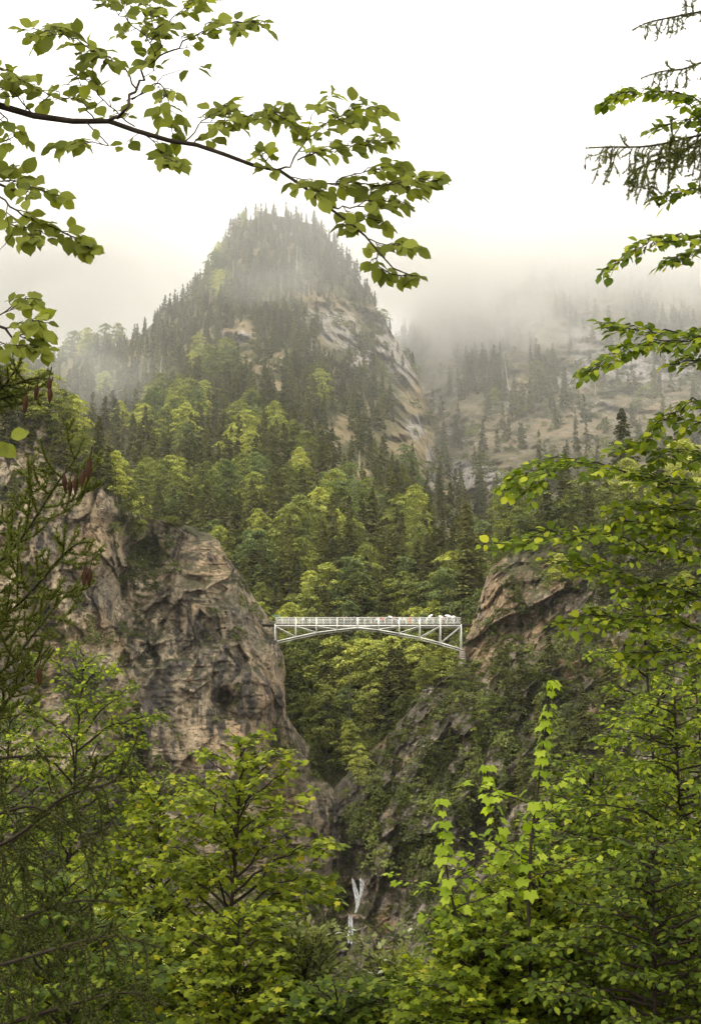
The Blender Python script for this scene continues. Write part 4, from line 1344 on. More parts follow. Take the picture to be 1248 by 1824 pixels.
x0, x1 = BX[0] - 2.5, BX[-1] + 2.2
bpart('deck', lambda b: b.beam((x0, YB + BW / 2, ZD + 0.20), (x1, YB + BW / 2, ZD + 0.20), BW - 0.3, 0.10), 'bridge_dark')
for k, xx in enumerate(np.linspace(BX[0] + 0.5, BX[-1] - 0.5, 28)):
    bpart('cross_beam', lambda b: b.beam((xx, YB + 0.1, ZD + 0.05), (xx, YB + BW - 0.1, ZD + 0.05), 0.14, 0.16), 'bridge_white')
for side, yy in enumerate((YB, YB + BW)):
    bpart('top_chord', lambda b: b.beam((BX[0] + 0.35 * 0, yy, ZD), (BX[-1], yy, ZD), 0.14, 0.22))
    if side == 0:
        bpart('deck_edge', lambda b: b.beam((x0, yy + 0.02, ZD + 0.27), (x1, yy + 0.02, ZD + 0.27), 0.08, 0.12), 'bridge_dark')
    for i in range(9):
        a_ = (BX[i] if i else BX[0] + 0.4, yy, ZB[i] if i else ZB[0] + 0.15)
        b_ = (BX[i + 1], yy, ZB[i + 1])
        bpart('bottom_chord', lambda b: b.beam(a_, b_, 0.14, 0.19))
    for i in range(10):
        if i == 4:
            bpart('centre_post', lambda b: (b.beam((BX[i] - 0.13, yy - 0.02, ZB[i] - 0.15), (BX[i] - 0.13, yy - 0.02, ZR), 0.11, 0.16), b.beam((BX[i] + 0.13, yy - 0.02, ZB[i] - 0.15), (BX[i] + 0.13, yy - 0.02, ZR), 0.11, 0.16)))
        else:
            bpart('vertical_post', lambda b: b.beam((BX[i], yy - 0.02, ZB[i] - 0.12), (BX[i], yy - 0.02, ZR if 0 < i < 9 else ZD + 0.3), 0.14, 0.18))
    for i in range(9):
        lo, hi = (i + 1, i) if i < 4 else (i, i + 1)
        if i in (3, 4):
            lo, hi = (4, 3) if i == 3 else (4, 5)
        bpart('diagonal', lambda b: b.beam((BX[lo], yy + 0.03, ZB[lo] + 0.1), (BX[hi], yy + 0.03, ZD - 0.05), 0.10, 0.12))
    # railing: rails, thin posts and diamond lattice between the posts
    zr0 = ZD + 0.5
    for a_, b_ in zip(BX[:-1], BX[1:]):
        bpart('hand_rail', lambda b: b.beam((a_, yy, ZR), (b_, yy, ZR), 0.10, 0.09))
        bpart('lower_rail', lambda b: b.beam((a_, yy, zr0), (b_, yy, zr0), 0.07, 0.08))
        for q in (1, 2):
            xq = a_ + (b_ - a_) * q / 3
            bpart('baluster', lambda b: b.beam((xq, yy, ZD - 0.18), (xq, yy, ZR), 0.07, 0.07))

        def lattice(b):
            h = ZR - zr0
            L_ = b_ - a_
            st = 0.42
            n = int((L_ + h) / st)
            for sgn in (1, -1):
                for q in range(-1, n + 1):
                    xa = a_ - h + q * st
                    p0, p1 = np.array([xa, zr0]), np.array([xa + h, ZR])
                    # clip to panel
                    for lim, cmp in ((a_, 1), (b_, -1)):
                        pass
                    ta = max(0.0, (a_ - xa) / h)
                    tb_ = min(1.0, (b_ - xa) / h)
                    if tb_ - ta < 0.05:
                        continue
                    qa, qb = p0 + (p1 - p0) * ta, p0 + (p1 - p0) * tb_
                    if sgn < 0:
                        qa = np.array([a_ + b_ - qa[0], qa[1]]); qb = np.array([a_ + b_ - qb[0], qb[1]])
                    b.beam((qa[0], yy + 0.015 * sgn, qa[1]), (qb[0], yy + 0.015 * sgn, qb[1]), 0.04, 0.02, up=(0, 1, 0))
        bpart('lattice_panel', lattice, kind='stuff')
for i in range(1, 9):
    bpart('cross_brace', lambda b: b.beam((BX[i], YB, ZB[i]), (BX[i], YB + BW, ZB[i]), 0.12, 0.14))

ab = thing('bridge_abutment', 'squat grey masonry pier under the right foot of the bridge', 'abutment', (BX[-1], YB, ZB[-1]))
for k in range(7):
    mb = MB()
    z0 = -0.25 - 0.42 * k
    w = 0.42 + 0.035 * k
    mb.beam((-w + 0.1 + 0.04 * (k % 2), BW / 2, z0), (w + 0.15, BW / 2, z0), BW + 0.6, 0.40)
    link('stone_course', mb.mesh('stone_course', [M['stone']]), ab)
ab2 = thing('bridge_abutment', 'dark ledge block carrying the left foot of the bridge on the cliff', 'abutment', (BX[0], YB, ZB[0]))
for k in range(5):
    mb = MB()
    mb.beam((-1.6, BW / 2, -0.3 - 0.42 * k), (0.45 - 0.03 * (k % 2), BW / 2, -0.3 - 0.42 * k), BW + 0.6, 0.40)
    link('stone_course', mb.mesh('stone_course', [M['stone']]), ab2)


# ================================================================ PEOPLE
def person_mesh(name, arms, colors, lean=0.0):
    """one continuous skinned body; arms: 'rail', 'down', 'up'"""
    V = [(0, 0, 0.95), (0, lean * 0.1, 1.15), (0, lean * 0.3, 1.38), (0, lean * 0.4, 1.50), (0, lean * 0.5, 1.60), (0, lean * 0.5, 1.70)]
    E = [(0, 1), (1, 2), (2, 3), (3, 4), (4, 5)]
    RAD = [0.15, 0.13, 0.16, 0.06, 0.095, 0.085]
    for s in (-1, 1):
        b = len(V)
        V += [(0.10 * s, 0, 0.88), (0.11 * s, -0.02, 0.48), (0.11 * s, 0.02, 0.09), (0.12 * s, -0.14, 0.05)]
        RAD += [0.10, 0.07, 0.05, 0.045]
        E += [(0, b), (b, b + 1), (b + 1, b + 2), (b + 2, b + 3)]
        b = len(V)
        sh = (0.20 * s, lean * 0.3, 1.42)
        if arms == 'rail':
            pts = [sh, (0.27 * s, -0.10 + lean * 0.3, 1.18), (0.16 * s, -0.38 + lean * 0.2, 1.22)]
        elif arms == 'up' and s == 1:
            pts = [sh, (0.30, -0.12, 1.20), (0.14, -0.26, 1.45)]
        elif arms == 'wide':
            pts = [sh, (0.42 * s, -0.05, 1.32), (0.62 * s, -0.10, 1.48)]
        else:
            pts = [sh, (0.27 * s, 0.02, 1.14), (0.27 * s, -0.05, 0.88)]
        V += pts
        RAD += [0.07, 0.05, 0.035]
        E += [(2, b), (b, b + 1), (b + 1, b + 2)]
    me = bpy.data.meshes.new(name)
    me.from_pydata(V, E, [])
    o = bpy.data.objects.new(name, me)
    COL.objects.link(o)
    o.modifiers.new('skin', 'SKIN')
    for i, r_ in enumerate(RAD):
        me.skin_vertices[0].data[i].radius = (r_, r_ * 0.8)
    me.skin_vertices[0].data[0].use_root = True
    sb = o.modifiers.new('sub', 'SUBSURF')
    sb.levels = 1
    sb.render_levels = 1
    dg = bpy.context.evaluated_depsgraph_get()
    out = bpy.data.meshes.new_from_object(o.evaluated_get(dg))
    out.name = 'body'
    bpy.data.objects.remove(o)
    for m_ in colors:
        out.materials.append(m_)
    for p in out.polygons:
        c = p.center
        p.use_smooth = True
        hand = abs(c.x) > 0.1 and (c.y < -0.28 and c.z > 1.0)
        p.material_index = 0 if (c.z > 1.50 or hand) else (2 if c.z < 0.92 and abs(c.x) < 0.23 else 1)
    return out


SKIN = plain_mat('skin', (0.45, 0.28, 0.2), 0.6, 0.05)
CL = {k: plain_mat('cloth_' + k, c, 0.85, 0.15) for k, c in dict(black=(0.02, 0.02, 0.022), navy=(0.03, 0.04, 0.08), grey=(0.14, 0.14, 0.14), red=(0.75, 0.07, 0.03), white=(0.75, 0.75, 0.73), brown=(0.12, 0.08, 0.05), teal=(0.03, 0.16, 0.17), pink=(0.6, 0.3, 0.3), blue=(0.10, 0.18, 0.35), hair=(0.03, 0.02, 0.015), fair=(0.3, 0.2, 0.1)).items()}
hb = MB()
ang = np.linspace(0, 2 * np.pi, 9)[:-1]
hv = [(0, 0, 0.11)] + [(0.075 * math.cos(a), 0.02 + 0.075 * math.sin(a), 0.085) for a in ang] + [(0.105 * math.cos(a), 0.02 + 0.10 * math.sin(a), 0.03) for a in ang] + [(0.10 * math.cos(a), 0.035 + 0.09 * math.sin(a), -0.06) for a in ang]
hf = [(0, 1 + i, 1 + (i + 1) % 8) for i in range(8)]
hq = [(1 + 8 * r_ + i, 9 + 8 * r_ + i, 9 + 8 * r_ + (i + 1) % 8, 1 + 8 * r_ + (i + 1) % 8) for r_ in range(2) for i in range(8)]
hb.add(hv, hf)
hb.q.append(np.array(hq)); hb.mq.append(np.zeros(len(hq)))
HAIR = {k: hb.mesh('hair', [CL[k]], True) for k in ('hair', 'fair')}
_pc = {}


def person(px, col, trous, label, arms='rail', hair='hair', h=1.72, dy=0.55, turn=0.0, lean=-0.25, group=None):
    key = (col, trous, arms)
    if key not in _pc:
        _pc[key] = person_mesh('body', arms, [SKIN, CL[col], CL[trous]], lean)
    x = at(px, 1108, YB)[0]
    zf = ZD + 0.25
    o = thing('person', label, 'person', (x, YB + dy, zf), group, turn)
    s = h / 1.78
    o.scale = (s, s, s)
    link('body', _pc[key], o)
    link('hair', HAIR[hair], o, (0, 0.5 * lean, 1.68))
    return o, x, zf + h


FACE = 0.0
for i, (px, c, t_, lab) in enumerate([
        (515, 'grey', 'navy', 'person in grey leaning on the railing near the left end of the bridge'),
        (540, 'white', 'black', 'person in white standing by the railing left of the second white post'),
        (545, 'black', 'navy', 'person in black next to the one in white near the left end'),
        (604, 'black', 'black', 'person in black, leftmost of the row left of the bridge middle'),
        (610, 'brown', 'navy', 'person in brown second in the row left of the bridge middle'),
        (617, 'grey', 'black', 'person in grey third in the row left of the bridge middle'),
        (624, 'black', 'navy', 'person in black just left of the centre post'),
        (631, 'navy', 'black', 'person in navy right beside the centre post'),
        (645, 'black', 'black', 'person in black first to the right of the centre post'),
        (655, 'grey', 'navy', 'person in grey second to the right of the centre post'),
        (663, 'brown', 'black', 'person in brown third to the right of the centre post'),
        (671, 'white', 'navy', 'person in white by the first tall post right of centre'),
        (682, 'red', 'navy', 'person in a red top right of the centre, darker than the orange one'),
        (688, 'black', 'black', 'person in black beside the pale umbrella right of centre'),
        (702, 'pink', 'navy', 'person in pink left of the one in bright orange-red'),
        (713, 'white', 'grey', 'person in white left of the one in bright orange-red'),
        (720, 'white', 'black', 'second person in white next to the one in orange-red'),
        (730, 'red', 'red', 'person wearing a bright orange-red rain cape at the railing'),
        (741, 'grey', 'black', 'person in grey just right of the orange-red cape'),
        (752, 'blue', 'navy', 'person in blue between the orange-red cape and the white umbrellas'),
        (761, 'white', 'grey', 'person in white at the left edge of the white umbrellas'),
        (768, 'white', 'navy', 'person in white under the tilted white umbrella'),
        (776, 'grey', 'black', 'person in grey between two white umbrellas'),
        (784, 'white', 'black', 'person in white behind the tall post near the right end'),
        (790, 'pink', 'black', 'person in pink near the right end of the bridge'),
        (797, 'black', 'black', 'person in black under the dark-rimmed white umbrella'),
        (805, 'white', 'grey', 'person in white near the right end of the railing'),
        (812, 'black', 'navy', 'person in black closest to the right end of the bridge')]):
    person(px, c, t_, lab, ('rail', 'down', 'up')[i % 3], 'fair' if i % 4 == 1 else 'hair', 1.62 + 0.16 * ((i * 37) % 10) / 10, 0.5 + 0.5 * ((i * 13) % 5) / 5, 0.3 * math.sin(i * 2.3))


def umbrella(px, zoff, col, label, tilt, dy=0.9, r_=0.6):
    x = at(px, 1108, YB)[0]
    o = thing('umbrella', label, 'umbrella', (x, YB + dy, ZD + 1.25 + zoff))
    o.rotation_euler = tilt
    cb_ = MB()
    n = 8
    rings = [(0, 0.78), (0.35 * r_, 0.75), (0.7 * r_, 0.66), (r_, 0.50)]
    vs_ = [(0, 0, rings[0][1])]
    for rr2, zz2 in rings[1:]:
        vs_ += [(rr2 * math.cos(a / n * 2 * math.pi), rr2 * math.sin(a / n * 2 * math.pi), zz2) for a in range(n)]
    cb_.add(vs_, [(0, 1 + i, 1 + (i + 1) % n) for i in range(n)])
    q = [(1 + n * k + i, 1 + n * (k + 1) + i, 1 + n * (k + 1) + (i + 1) % n, 1 + n * k + (i + 1) % n) for k in range(2) for i in range(n)]
    cb_.q.append(np.array(q)); cb_.mq.append(np.zeros(len(q)))
    link('canopy', cb_.mesh('canopy', [CL[col]]), o)
    sb_ = MB()
    sb_.tube([(0, 0, -0.05), (0, 0, 0.84)], 0.012, 5)
    link('shaft', sb_.mesh('shaft', [CL['black']]), o)
    hb_ = MB()
    aa = np.linspace(0, math.pi, 7)
    hb_.tube([(0.05 - 0.05 * math.cos(a), 0, -0.05 - 0.05 * math.sin(a)) for a in aa], 0.014, 5)
    link('handle', hb_.mesh('handle', [CL['brown']]), o)


umbrella(491, 0.15, 'teal', 'teal umbrella over the left end of the bridge', (0.1, 0.1, 0))
umbrella(694, 0.0, 'white', 'pale umbrella held low right of the bridge middle', (0.1, 0.35, 0))
umbrella(769, 0.25, 'white', 'white umbrella tilted steeply to the left, leftmost of the cluster', (0.2, -0.6, 0), 0.8)
umbrella(784, 0.1, 'white', 'white umbrella in the middle of the cluster near the right end', (0.2, 0.4, 0), 1.2)
umbrella(797, 0.2, 'white', 'flat white umbrella right of the cluster middle', (0.25, 0.15, 0), 0.7, 0.68)
umbrella(808, 0.05, 'white', 'white umbrella nearest the right end of the bridge', (0.15, -0.25, 0), 1.1)

# ================================================================ WATERFALL
def fall(label, strands, Y):
    r = np.random.default_rng(len(label))
    c = at(strands[0][0][0], strands[0][-1][1], Y)
    o = thing('waterfall', label, 'waterfall', c)
    for st in strands:
        mb = MB()
        P_ = np.array([at(x, y, Y - 0.35 * i) for i, (x, y, w) in enumerate(st)]) - c
        n = 26
        t_ = np.linspace(0, 1, n)
        k = np.linspace(0, 1, len(st))
        cen = np.stack([np.interp(t_, k, P_[:, j]) for j in range(3)], -1)
        wd_ = np.interp(t_, k, [q[2] for q in st])
        m_ = 9
        s_ = np.linspace(-0.5, 0.5, m_)
        V = np.zeros((n, m_, 3))
        for j in range(m_):
            wob = fbm(np.stack([np.full(n, s_[j] * 7), t_ * 5, np.full(n, 1.0)], -1), 3, len(label))
            V[:, j] = cen + np.stack([s_[j] * wd_ + 0.08 * wob, -0.25 * np.cos(s_[j] * 3.1) * wd_ + 0.2 * wob, 0 * t_], -1)
        mb.add(V.reshape(-1, 3), grid_faces(n, m_))
        link('water_strand', mb.mesh('water_strand', [M['water']], True), o)


fall('upper waterfall of two white strands dropping off a dark ledge at the gorge bottom', [[(628, 1565, 0.3), (630, 1580, 0.5), (634, 1596, 0.6), (637, 1612, 0.6), (633, 1626, 0.35)], [(630, 1568, 0.15), (635, 1585, 0.3), (639, 1600, 0.3), (639, 1612, 0.2)], [(642, 1565, 0.45), (643, 1578, 0.42), (642, 1592, 0.38), (639, 1608, 0.3)], [(646, 1567, 0.28), (647, 1576, 0.3), (645, 1588, 0.2), (644, 1596, 0.06)]], 239.5)
fall('lower narrow white waterfall dropping straight down below the dark hollow', [[(622, 1629, 0.1), (622, 1636, 0.35), (622, 1652, 0.4), (621, 1668, 0.45), (621, 1680, 0.3)], [(626, 1630, 0.1), (626, 1640, 0.42), (627, 1655, 0.45), (627, 1668, 0.4), (626, 1682, 0.3)]], 238.0)
fall('small glint of white water lowest in the gorge between the bushes', [[(622, 1716, 0.5), (621, 1726, 0.8), (620, 1738, 0.5)]], 236.0)

# ================================================================ NEAR TREES
def leaf_template(kind):
    """unit leaf along +Y, width X, normal Z: vertices and triangles"""
    if kind == 'beech':
        o = [(0, 0), (0.20, 0.08), (0.36, 0.28), (0.39, 0.50), (0.29, 0.74), (0.11, 0.91), (0, 1.04), (-0.11, 0.91), (-0.29, 0.74), (-0.39, 0.50), (-0.36, 0.28), (-0.20, 0.08)]
        V = [(x, y, 0.22 * abs(x) - 0.10 * (y - 0.4) ** 2 + (0.02 if i % 2 else -0.02)) for i, (x, y) in enumerate(o)]
        V += [(0, 0.3, -0.02), (0, 0.7, -0.02)]
        T = [(0, 1, 12), (1, 2, 12), (2, 3, 12), (12, 3, 13), (3, 4, 13), (4, 5, 13), (5, 6, 13), (6, 7, 13), (7, 8, 13), (8, 9, 13), (9, 12, 13), (9, 10, 12), (10, 11, 12), (11, 0, 12)]
    elif kind == 'small':
        V = [(0, 0, 0), (0.3, 0.3, 0.06), (0.3, 0.62, 0.05), (0, 1, -0.06), (-0.3, 0.62, 0.05), (-0.3, 0.3, 0.06), (0, 0.45, 0)]
        T = [(0, 1, 6), (1, 2, 6), (2, 3, 6), (3, 4, 6), (4, 5, 6), (5, 0, 6)]
    elif kind == 'oblong':
        V = [(0, 0, 0), (0.2, 0.25, 0.05), (0.24, 0.6, 0.05), (0, 1.05, -0.12), (-0.24, 0.6, 0.05), (-0.2, 0.25, 0.05), (0, 0.5, -0.02)]
        T = [(0, 1, 6), (1, 2, 6), (2, 3, 6), (3, 4, 6), (4, 5, 6), (5, 0, 6)]
    else:  # maple: five lobes
        A = [(-155, 0.30), (-118, 0.52), (-86, 0.42), (-52, 0.68), (-26, 0.50), (0, 0.82), (26, 0.50), (52, 0.68), (86, 0.42), (118, 0.52), (155, 0.30)]
        V = [(0, 0.18, 0.02)]
        for a, r_ in A:
            x, y = math.sin(R(a)) * r_, 0.18 + math.cos(R(a)) * r_
            V.append((x, y, -0.22 * r_ * r_ + (0.03 if r_ < 0.45 else 0)))
        T = [(0, i, i + 1) for i in range(1, 11)]
    # a short stalk: one thin triangle
    n = len(V)
    V = V + [(0.012, 0.02, 0), (-0.012, 0.02, 0), (0, -0.3, -0.03)]
    T = [tuple(reversed(t)) for t in T] + [(n, n + 1, n + 2)]
    return np.array(V, float), np.array(T)


LT = {k: leaf_template(k) for k in ('beech', 'small', 'oblong', 'maple')}
LMESH = {}


def leaf_mesh(kind, m, var):
    key = (kind, m, var)
    if key not in LMESH:
        V, T = LT[kind]
        r = np.random.default_rng(var)
        V2 = V.copy()
        V2[:, 0] *= 0.85 + 0.3 * r.random()
        V2[:, 2] += 0.12 * (r.random() - 0.3) * V[:, 1] ** 2 * -1
        mb = MB()
        mb.add(V2, T)
        LMESH[key] = mb.mesh('leaf', [M[m]], False)
    return LMESH[key]


class Near:
    """a tree close to the camera: wood tubes and leaves gathered, then linked as parts"""
    def __init__(self, kind, label, leafkind, leafm, loc, cat=None, bark='bark_dark'):
        self.root = thing(kind, label, cat or kind.replace('_', ' '), loc)
        self.loc = np.array(loc, float)
        self.k, self.m, self.bark = leafkind, leafm, bark
        self.P, self.D, self.N, self.S = [], [], [], []
        self.wood = []
        self.twigs = MB()

    def branch(self, pts, r0, r1, name='branch', seg=6):
        mb = MB()
        pts = np.asarray(pts, float) - self.loc
        mb.tube(pts, np.linspace(r0, r1, len(pts)), seg)
        link(name, mb.mesh(name, [M[self.bark]], True), self.root)

    def twig(self, pts, r0, r1):
        self.twigs.tube(np.asarray(pts, float) - self.loc, np.linspace(r0, r1, len(pts)), 4, cap=False)

    def leaves(self, pos, dirs, nrm, size):
        self.P.append(pos); self.D.append(dirs); self.N.append(nrm); self.S.append(size)

    def leafy_twig(self, pts, size, gap, face=(0, -0.3, 1.0), droop=0.35, jit=0.45, rr=None, start=0.12, r0=0.003):
        """alternate leaves along a polyline"""
        rr = rr or rng
        pts = np.asarray(pts, float)
        seg = np.linalg.norm(np.diff(pts, axis=0), axis=1)
        L = seg.sum()
        n = max(2, int(L * (1 - start) / gap))
        t = (start + (1 - start) * (np.arange(n) + 0.5) / n) * L
        cum = np.concatenate([[0], np.cumsum(seg)])
        C = np.stack([np.interp(t, cum, pts[:, j]) for j in range(3)], -1)
        tan = unit(np.stack([np.interp(np.clip(t + 0.02 * L, 0, L), cum, pts[:, j]) - np.interp(np.clip(t - 0.02 * L, 0, L), cum, pts[:, j]) for j in range(3)], -1))
        f = unit(np.array(face)[None] + rr.normal(0, jit, (n, 3)))
        side = unit(np.cross(tan, f))
        sg = np.where(np.arange(n) % 2 == 0, 1, -1)[:, None]
        d = unit(tan * 0.55 + side * sg * (0.75 + 0.3 * rr.random((n, 1))) + np.array([0, 0, -droop]) + rr.normal(0, 0.18, (n, 3)))
        d[-1] = unit(tan[-1] + np.array([0, 0, -droop * 0.6]))
        nn = unit(f - (f * d).sum(1, keepdims=True) * d)
        s = size * (0.65 + 0.5 * rr.random(n)) * (0.8 + 0.2 * np.sin(np.linspace(0.4, 2.6, n)))
        self.leaves(C + d * (0.18 * s[:, None]), d, nn, s)
        self.twig(pts, r0, 0.001)

    def spray(self, pts, tw_len, tw_gap, size, gap, face=(0, -0.3, 1.0), droop=0.35, jit=0.45, start=0.1, r0=0.012, rise=0.0, rr=None, name='branch', solid=True, end_taper=0.35, fwd=0.75):
        """a bough with leafy side twigs, alternate left and right"""
        rr = rr or rng
        pts = np.asarray(pts, float)
        # smooth
        k = np.linspace(0, 1, len(pts))
        t = np.linspace(0, 1, max(6, len(pts) * 3))
        sm = np.stack([np.interp(t, k, pts[:, j]) for j in range(3)], -1)
        for _ in range(2):
            sm[1:-1] = (sm[:-2] + 2 * sm[1:-1] + sm[2:]) / 4
        LL = np.linalg.norm(sm[-1] - sm[0])
        sm[1:-1] += rr.normal(0, 0.012, (len(sm) - 2, 3)) * min(LL, 1.5)
        pts = sm
        if solid:
            self.branch(pts, r0, 0.002, name, 6)
        else:
            self.twig(pts, r0, 0.0015)
        seg = np.linalg.norm(np.diff(pts, axis=0), axis=1)
        L = seg.sum()
        cum = np.concatenate([[0], np.cumsum(seg)])
        pos = start * L
        sg = 1
        while pos < L * 0.97:
            c = np.array([np.interp(pos, cum, pts[:, j]) for j in range(3)])
            c2 = np.array([np.interp(min(L, pos + 0.05 * L + 0.01), cum, pts[:, j]) for j in range(3)])
            tan = unit(c2 - c + 1e-9)
            f = unit(np.array(face) + rr.normal(0, 0.25, 3))
            side = unit(np.cross(tan, f))
            l = tw_len * min(1.0, end_taper + (L - pos) / (2.4 * tw_len + 0.05)) * (0.6 + 0.7 * rr.random())
            d = unit(tan * fwd + side * sg * 0.85 + np.array([0, 0, rise]) + rr.normal(0, 0.12, 3))
            bend = np.array([0, 0, -0.18 * l])
            tp = [c, c + d * l * 0.5 + bend * 0.15, c + unit(d + tan * 0.35) * l + bend]
            self.leafy_twig(tp, size, gap, face, droop, jit, rr)
            if l > tw_len * 0.8:    # a forked twig
                m_ = c + d * l * 0.45
                e2 = m_ + unit(d * 0.5 - side * sg * 0.5 + tan * 0.6) * l * 0.5
                self.leafy_twig([m_, (m_ + e2) / 2, e2], size, gap, face, droop, jit, rr)
            pos += tw_gap * (0.7 + 0.6 * rr.random())
            sg = -sg
        # leaves at the very tip
        self.leafy_twig(pts[int(len(pts) * 0.7):], size, gap, face, droop, jit, rr, start=0.0)

    def finish(self, n_ind=300, twigname='twigs'):
        if self.twigs.v:
            link(twigname, self.twigs.mesh(twigname, [M[self.bark]]), self.root, kind='stuff')
        if not self.P:
            return
        P_, D_, N_, S_ = (np.concatenate(x) for x in (self.P, self.D, self.N, self.S))
        X = np.cross(D_, N_)
        Mx = np.stack([X, D_, N_], -1)      # columns
        # how large each leaf shows, and whether it is in the frame
        q = P_
        zc = q[:, 1] * CP + q[:, 2] * SP
        px = 624 + F * q[:, 0] / np.maximum(zc, 0.1)
        py = 912 - F * (q[:, 2] * CP - q[:, 1] * SP) / np.maximum(zc, 0.1)
        inf = (px > 5) & (px < 1243) & (py > 5) & (py < 1819)
        size = F * S_ / zc * (0.35 + np.abs((N_ * unit(q)).sum(1))) * inf
        o = np.argsort(-size)
        ind = [i for i in o[:n_ind] if size[i] > 6]
        mask = np.ones(len(P_), bool)
        mask[ind] = False
        for c, i in enumerate(ind):
            ob = bpy.data.objects.new('leaf', leaf_mesh(self.k, self.m, c % 5))
            COL.objects.link(ob)
            ob.parent = self.root
            mm = Matrix(Mx[i].tolist()).to_4x4()
            ob.matrix_basis = Matrix.Translation(P_[i] - self.loc) @ mm @ Matrix.Scale(S_[i], 4)
        if mask.any():
            V, T = LT[self.k]
            rr = np.random.default_rng(len(P_))
            n = mask.sum()
            Vv = np.repeat(V[None], n, 0)
            Vv[:, :, 0] *= (0.8 + 0.35 * rr.random(n))[:, None]
            Vv[:, :, 2] += -(0.25 * rr.random(n) - 0.05)[:, None] * V[None, :, 1] ** 2
            W_ = np.einsum('nij,nkj->nki', Mx[mask], Vv) * S_[mask][:, None, None] + (P_[mask] - self.loc)[:, None]
            mb = MB()
            mb.add(W_.reshape(-1, 3), (np.arange(n)[:, None, None] * len(V) + T[None]).reshape(-1, 3))
            link('foliage', mb.mesh('foliage', [M[self.m]]), self.root, kind='stuff')
        print(self.root.name, 'leaves', len(P_))


def bez(px_list):
    """polyline given as (px, py, distance) triples"""
    return np.array([at(a, b, c) for a, b, c in px_list])


# --- A. the beech whose branches hang in from the upper left -----------------
A = Near('beech_tree', 'near beech whose leafy dark branches reach in from the upper left corner', 'beech', 'leaf_top', (-3.6, 6.2, float(slope_z(0, 6.2))))
rA = np.random.default_rng(101)
A.branch([(-3.6, 6.2, -5.4), (-3.55, 6.2, -2), (-3.6, 6.25, 1.2), (-3.5, 6.3, 4.0), (-3.55, 6.3, 6.5)], 0.16, 0.06, 'trunk', 10)
main = [(-1080, 330, 6.3), (-500, 200, 6.2), (-140, 150, 6.1), (0, 188, 6.0), (60, 206, 6.0), (130, 216, 6.0), (195, 216, 5.98), (240, 232, 5.95), (300, 250, 5.95), (350, 258, 5.95), (400, 275, 5.93), (450, 294, 5.9), (500, 305, 5.9), (545, 336, 5.88), (580, 366, 5.86), (620, 395, 5.85), (650, 420, 5.83), (675, 450, 5.82), (700, 478, 5.8), (735, 492, 5.8)]
mp = bez(main)
A.branch(mp[:7], 0.024, 0.013, 'branch', 8)
A.branch(mp[6:], 0.013, 0.003, 'branch', 6)
FACE_A = (0.0, -1.0, 0.55)


def A_tw(px_pts, r0=0.005, tw=0.0, gap=0.027, size=0.084, start=0.15, tg=0.062):
    p = bez([(a, b, 5.95 + rA.normal(0, 0.12) * (i > 0)) for i, (a, b) in enumerate(px_pts)])
    if tw:
        A.spray(p, tw, tg, size, gap, FACE_A, 0.3, 0.4, start, r0, rr=rA, solid=True)
    else:
        A.leafy_twig(p, size, gap, FACE_A, 0.3, 0.4, rA, start, r0)


# large limb rising from the main branch, and its sprays
A_tw([(195, 214), (225, 195), (245, 150), (262, 115), (275, 95), (272, 40), (262, -20)], 0.009, 0.13, start=0.45)
A_tw([(245, 160), (225, 120), (200, 102), (165, 90), (120, 62), (80, 50), (40, 52)], 0.005, 0.13, start=0.22)
A_tw([(262, 115), (300, 92), (330, 75), (370, 50), (420, 42), (455, 35), (472, 42)], 0.005, 0.11, start=0.25)
A_tw([(225, 180), (270, 160), (290, 135), (330, 122), (368, 115)], 0.004, 0, start=0.6, gap=0.1)
A_tw([(235, 178), (285, 140), (300, 175), (305, 225), (308, 245)], 0.004, 0.09, start=0.3)
A_tw([(240, 225), (200, 190), (170, 165), (150, 140), (140, 130)], 0.004, 0.13, start=0.2)
A_tw([(270, 60), (310, 30), (330, 10), (370, -20)], 0.004, 0.1)
A_tw([(270, 70), (230, 40), (205, 20), (180, -10)], 0.004, 0.13)
A_tw([(170, 214), (150, 180), (120, 175), (70, 165), (30, 130), (-10, 120)], 0.004, 0.12, start=0.3)
A_tw([(60, 205), (40, 180), (20, 160), (-20, 150)], 0.004, 0.12)
A_tw([(0, 200), (20, 220), (30, 245), (-20, 260)], 0.004, 0.10)
A_tw([(155, 218), (180, 245), (200, 262), (160, 250), (100, 258)], 0.004, 0.10, start=0.4)
A_tw([(250, 235), (230, 250), (215, 262)], 0.003, 0, start=0.3)
A_tw([(262, 243), (285, 262), (300, 285), (315, 290)], 0.003, 0.06)
A_tw([(345, 256), (370, 235), (400, 218), (450, 205), (500, 198), (540, 230)], 0.004, 0.12, start=0.2)
A_tw([(330, 252), (360, 215), (390, 195), (410, 180)], 0.004, 0.10, start=0.3)
A_tw([(490, 303), (520, 290), (545, 250), (590, 215), (630, 195), (680, 192)], 0.005, 0.13, start=0.28)
A_tw([(530, 285), (570, 268), (610, 262), (660, 250), (688, 240)], 0.004, 0.09, start=0.2)
A_tw([(545, 250), (555, 205), (585, 175), (590, 160)], 0.003, 0, start=0.35)
A_tw([(490, 303), (470, 285), (465, 265)], 0.003, 0.07)
A_tw([(545, 334), (600, 322), (650, 330), (690, 330), (730, 318), (780, 320)], 0.004, 0.09, start=0.12)
A_tw([(600, 322), (640, 305), (680, 300), (715, 290)], 0.003, 0.07)
A_tw([(590, 368), (630, 372), (680, 358), (725, 362)], 0.004, 0.09)
A_tw([(610, 388), (650, 385), (690, 400)], 0.003, 0.06)
A_tw([(655, 425), (690, 440), (710, 432), (740, 440)], 0.003, 0.06)
A_tw([(672, 450), (668, 470), (700, 492), (745, 492)], 0.003, 0.05)
A_tw([(520, 315), (560, 330), (575, 350)], 0.003, 0.08)
A_tw([(640, 410), (630, 400), (615, 398)], 0.003, 0.04)
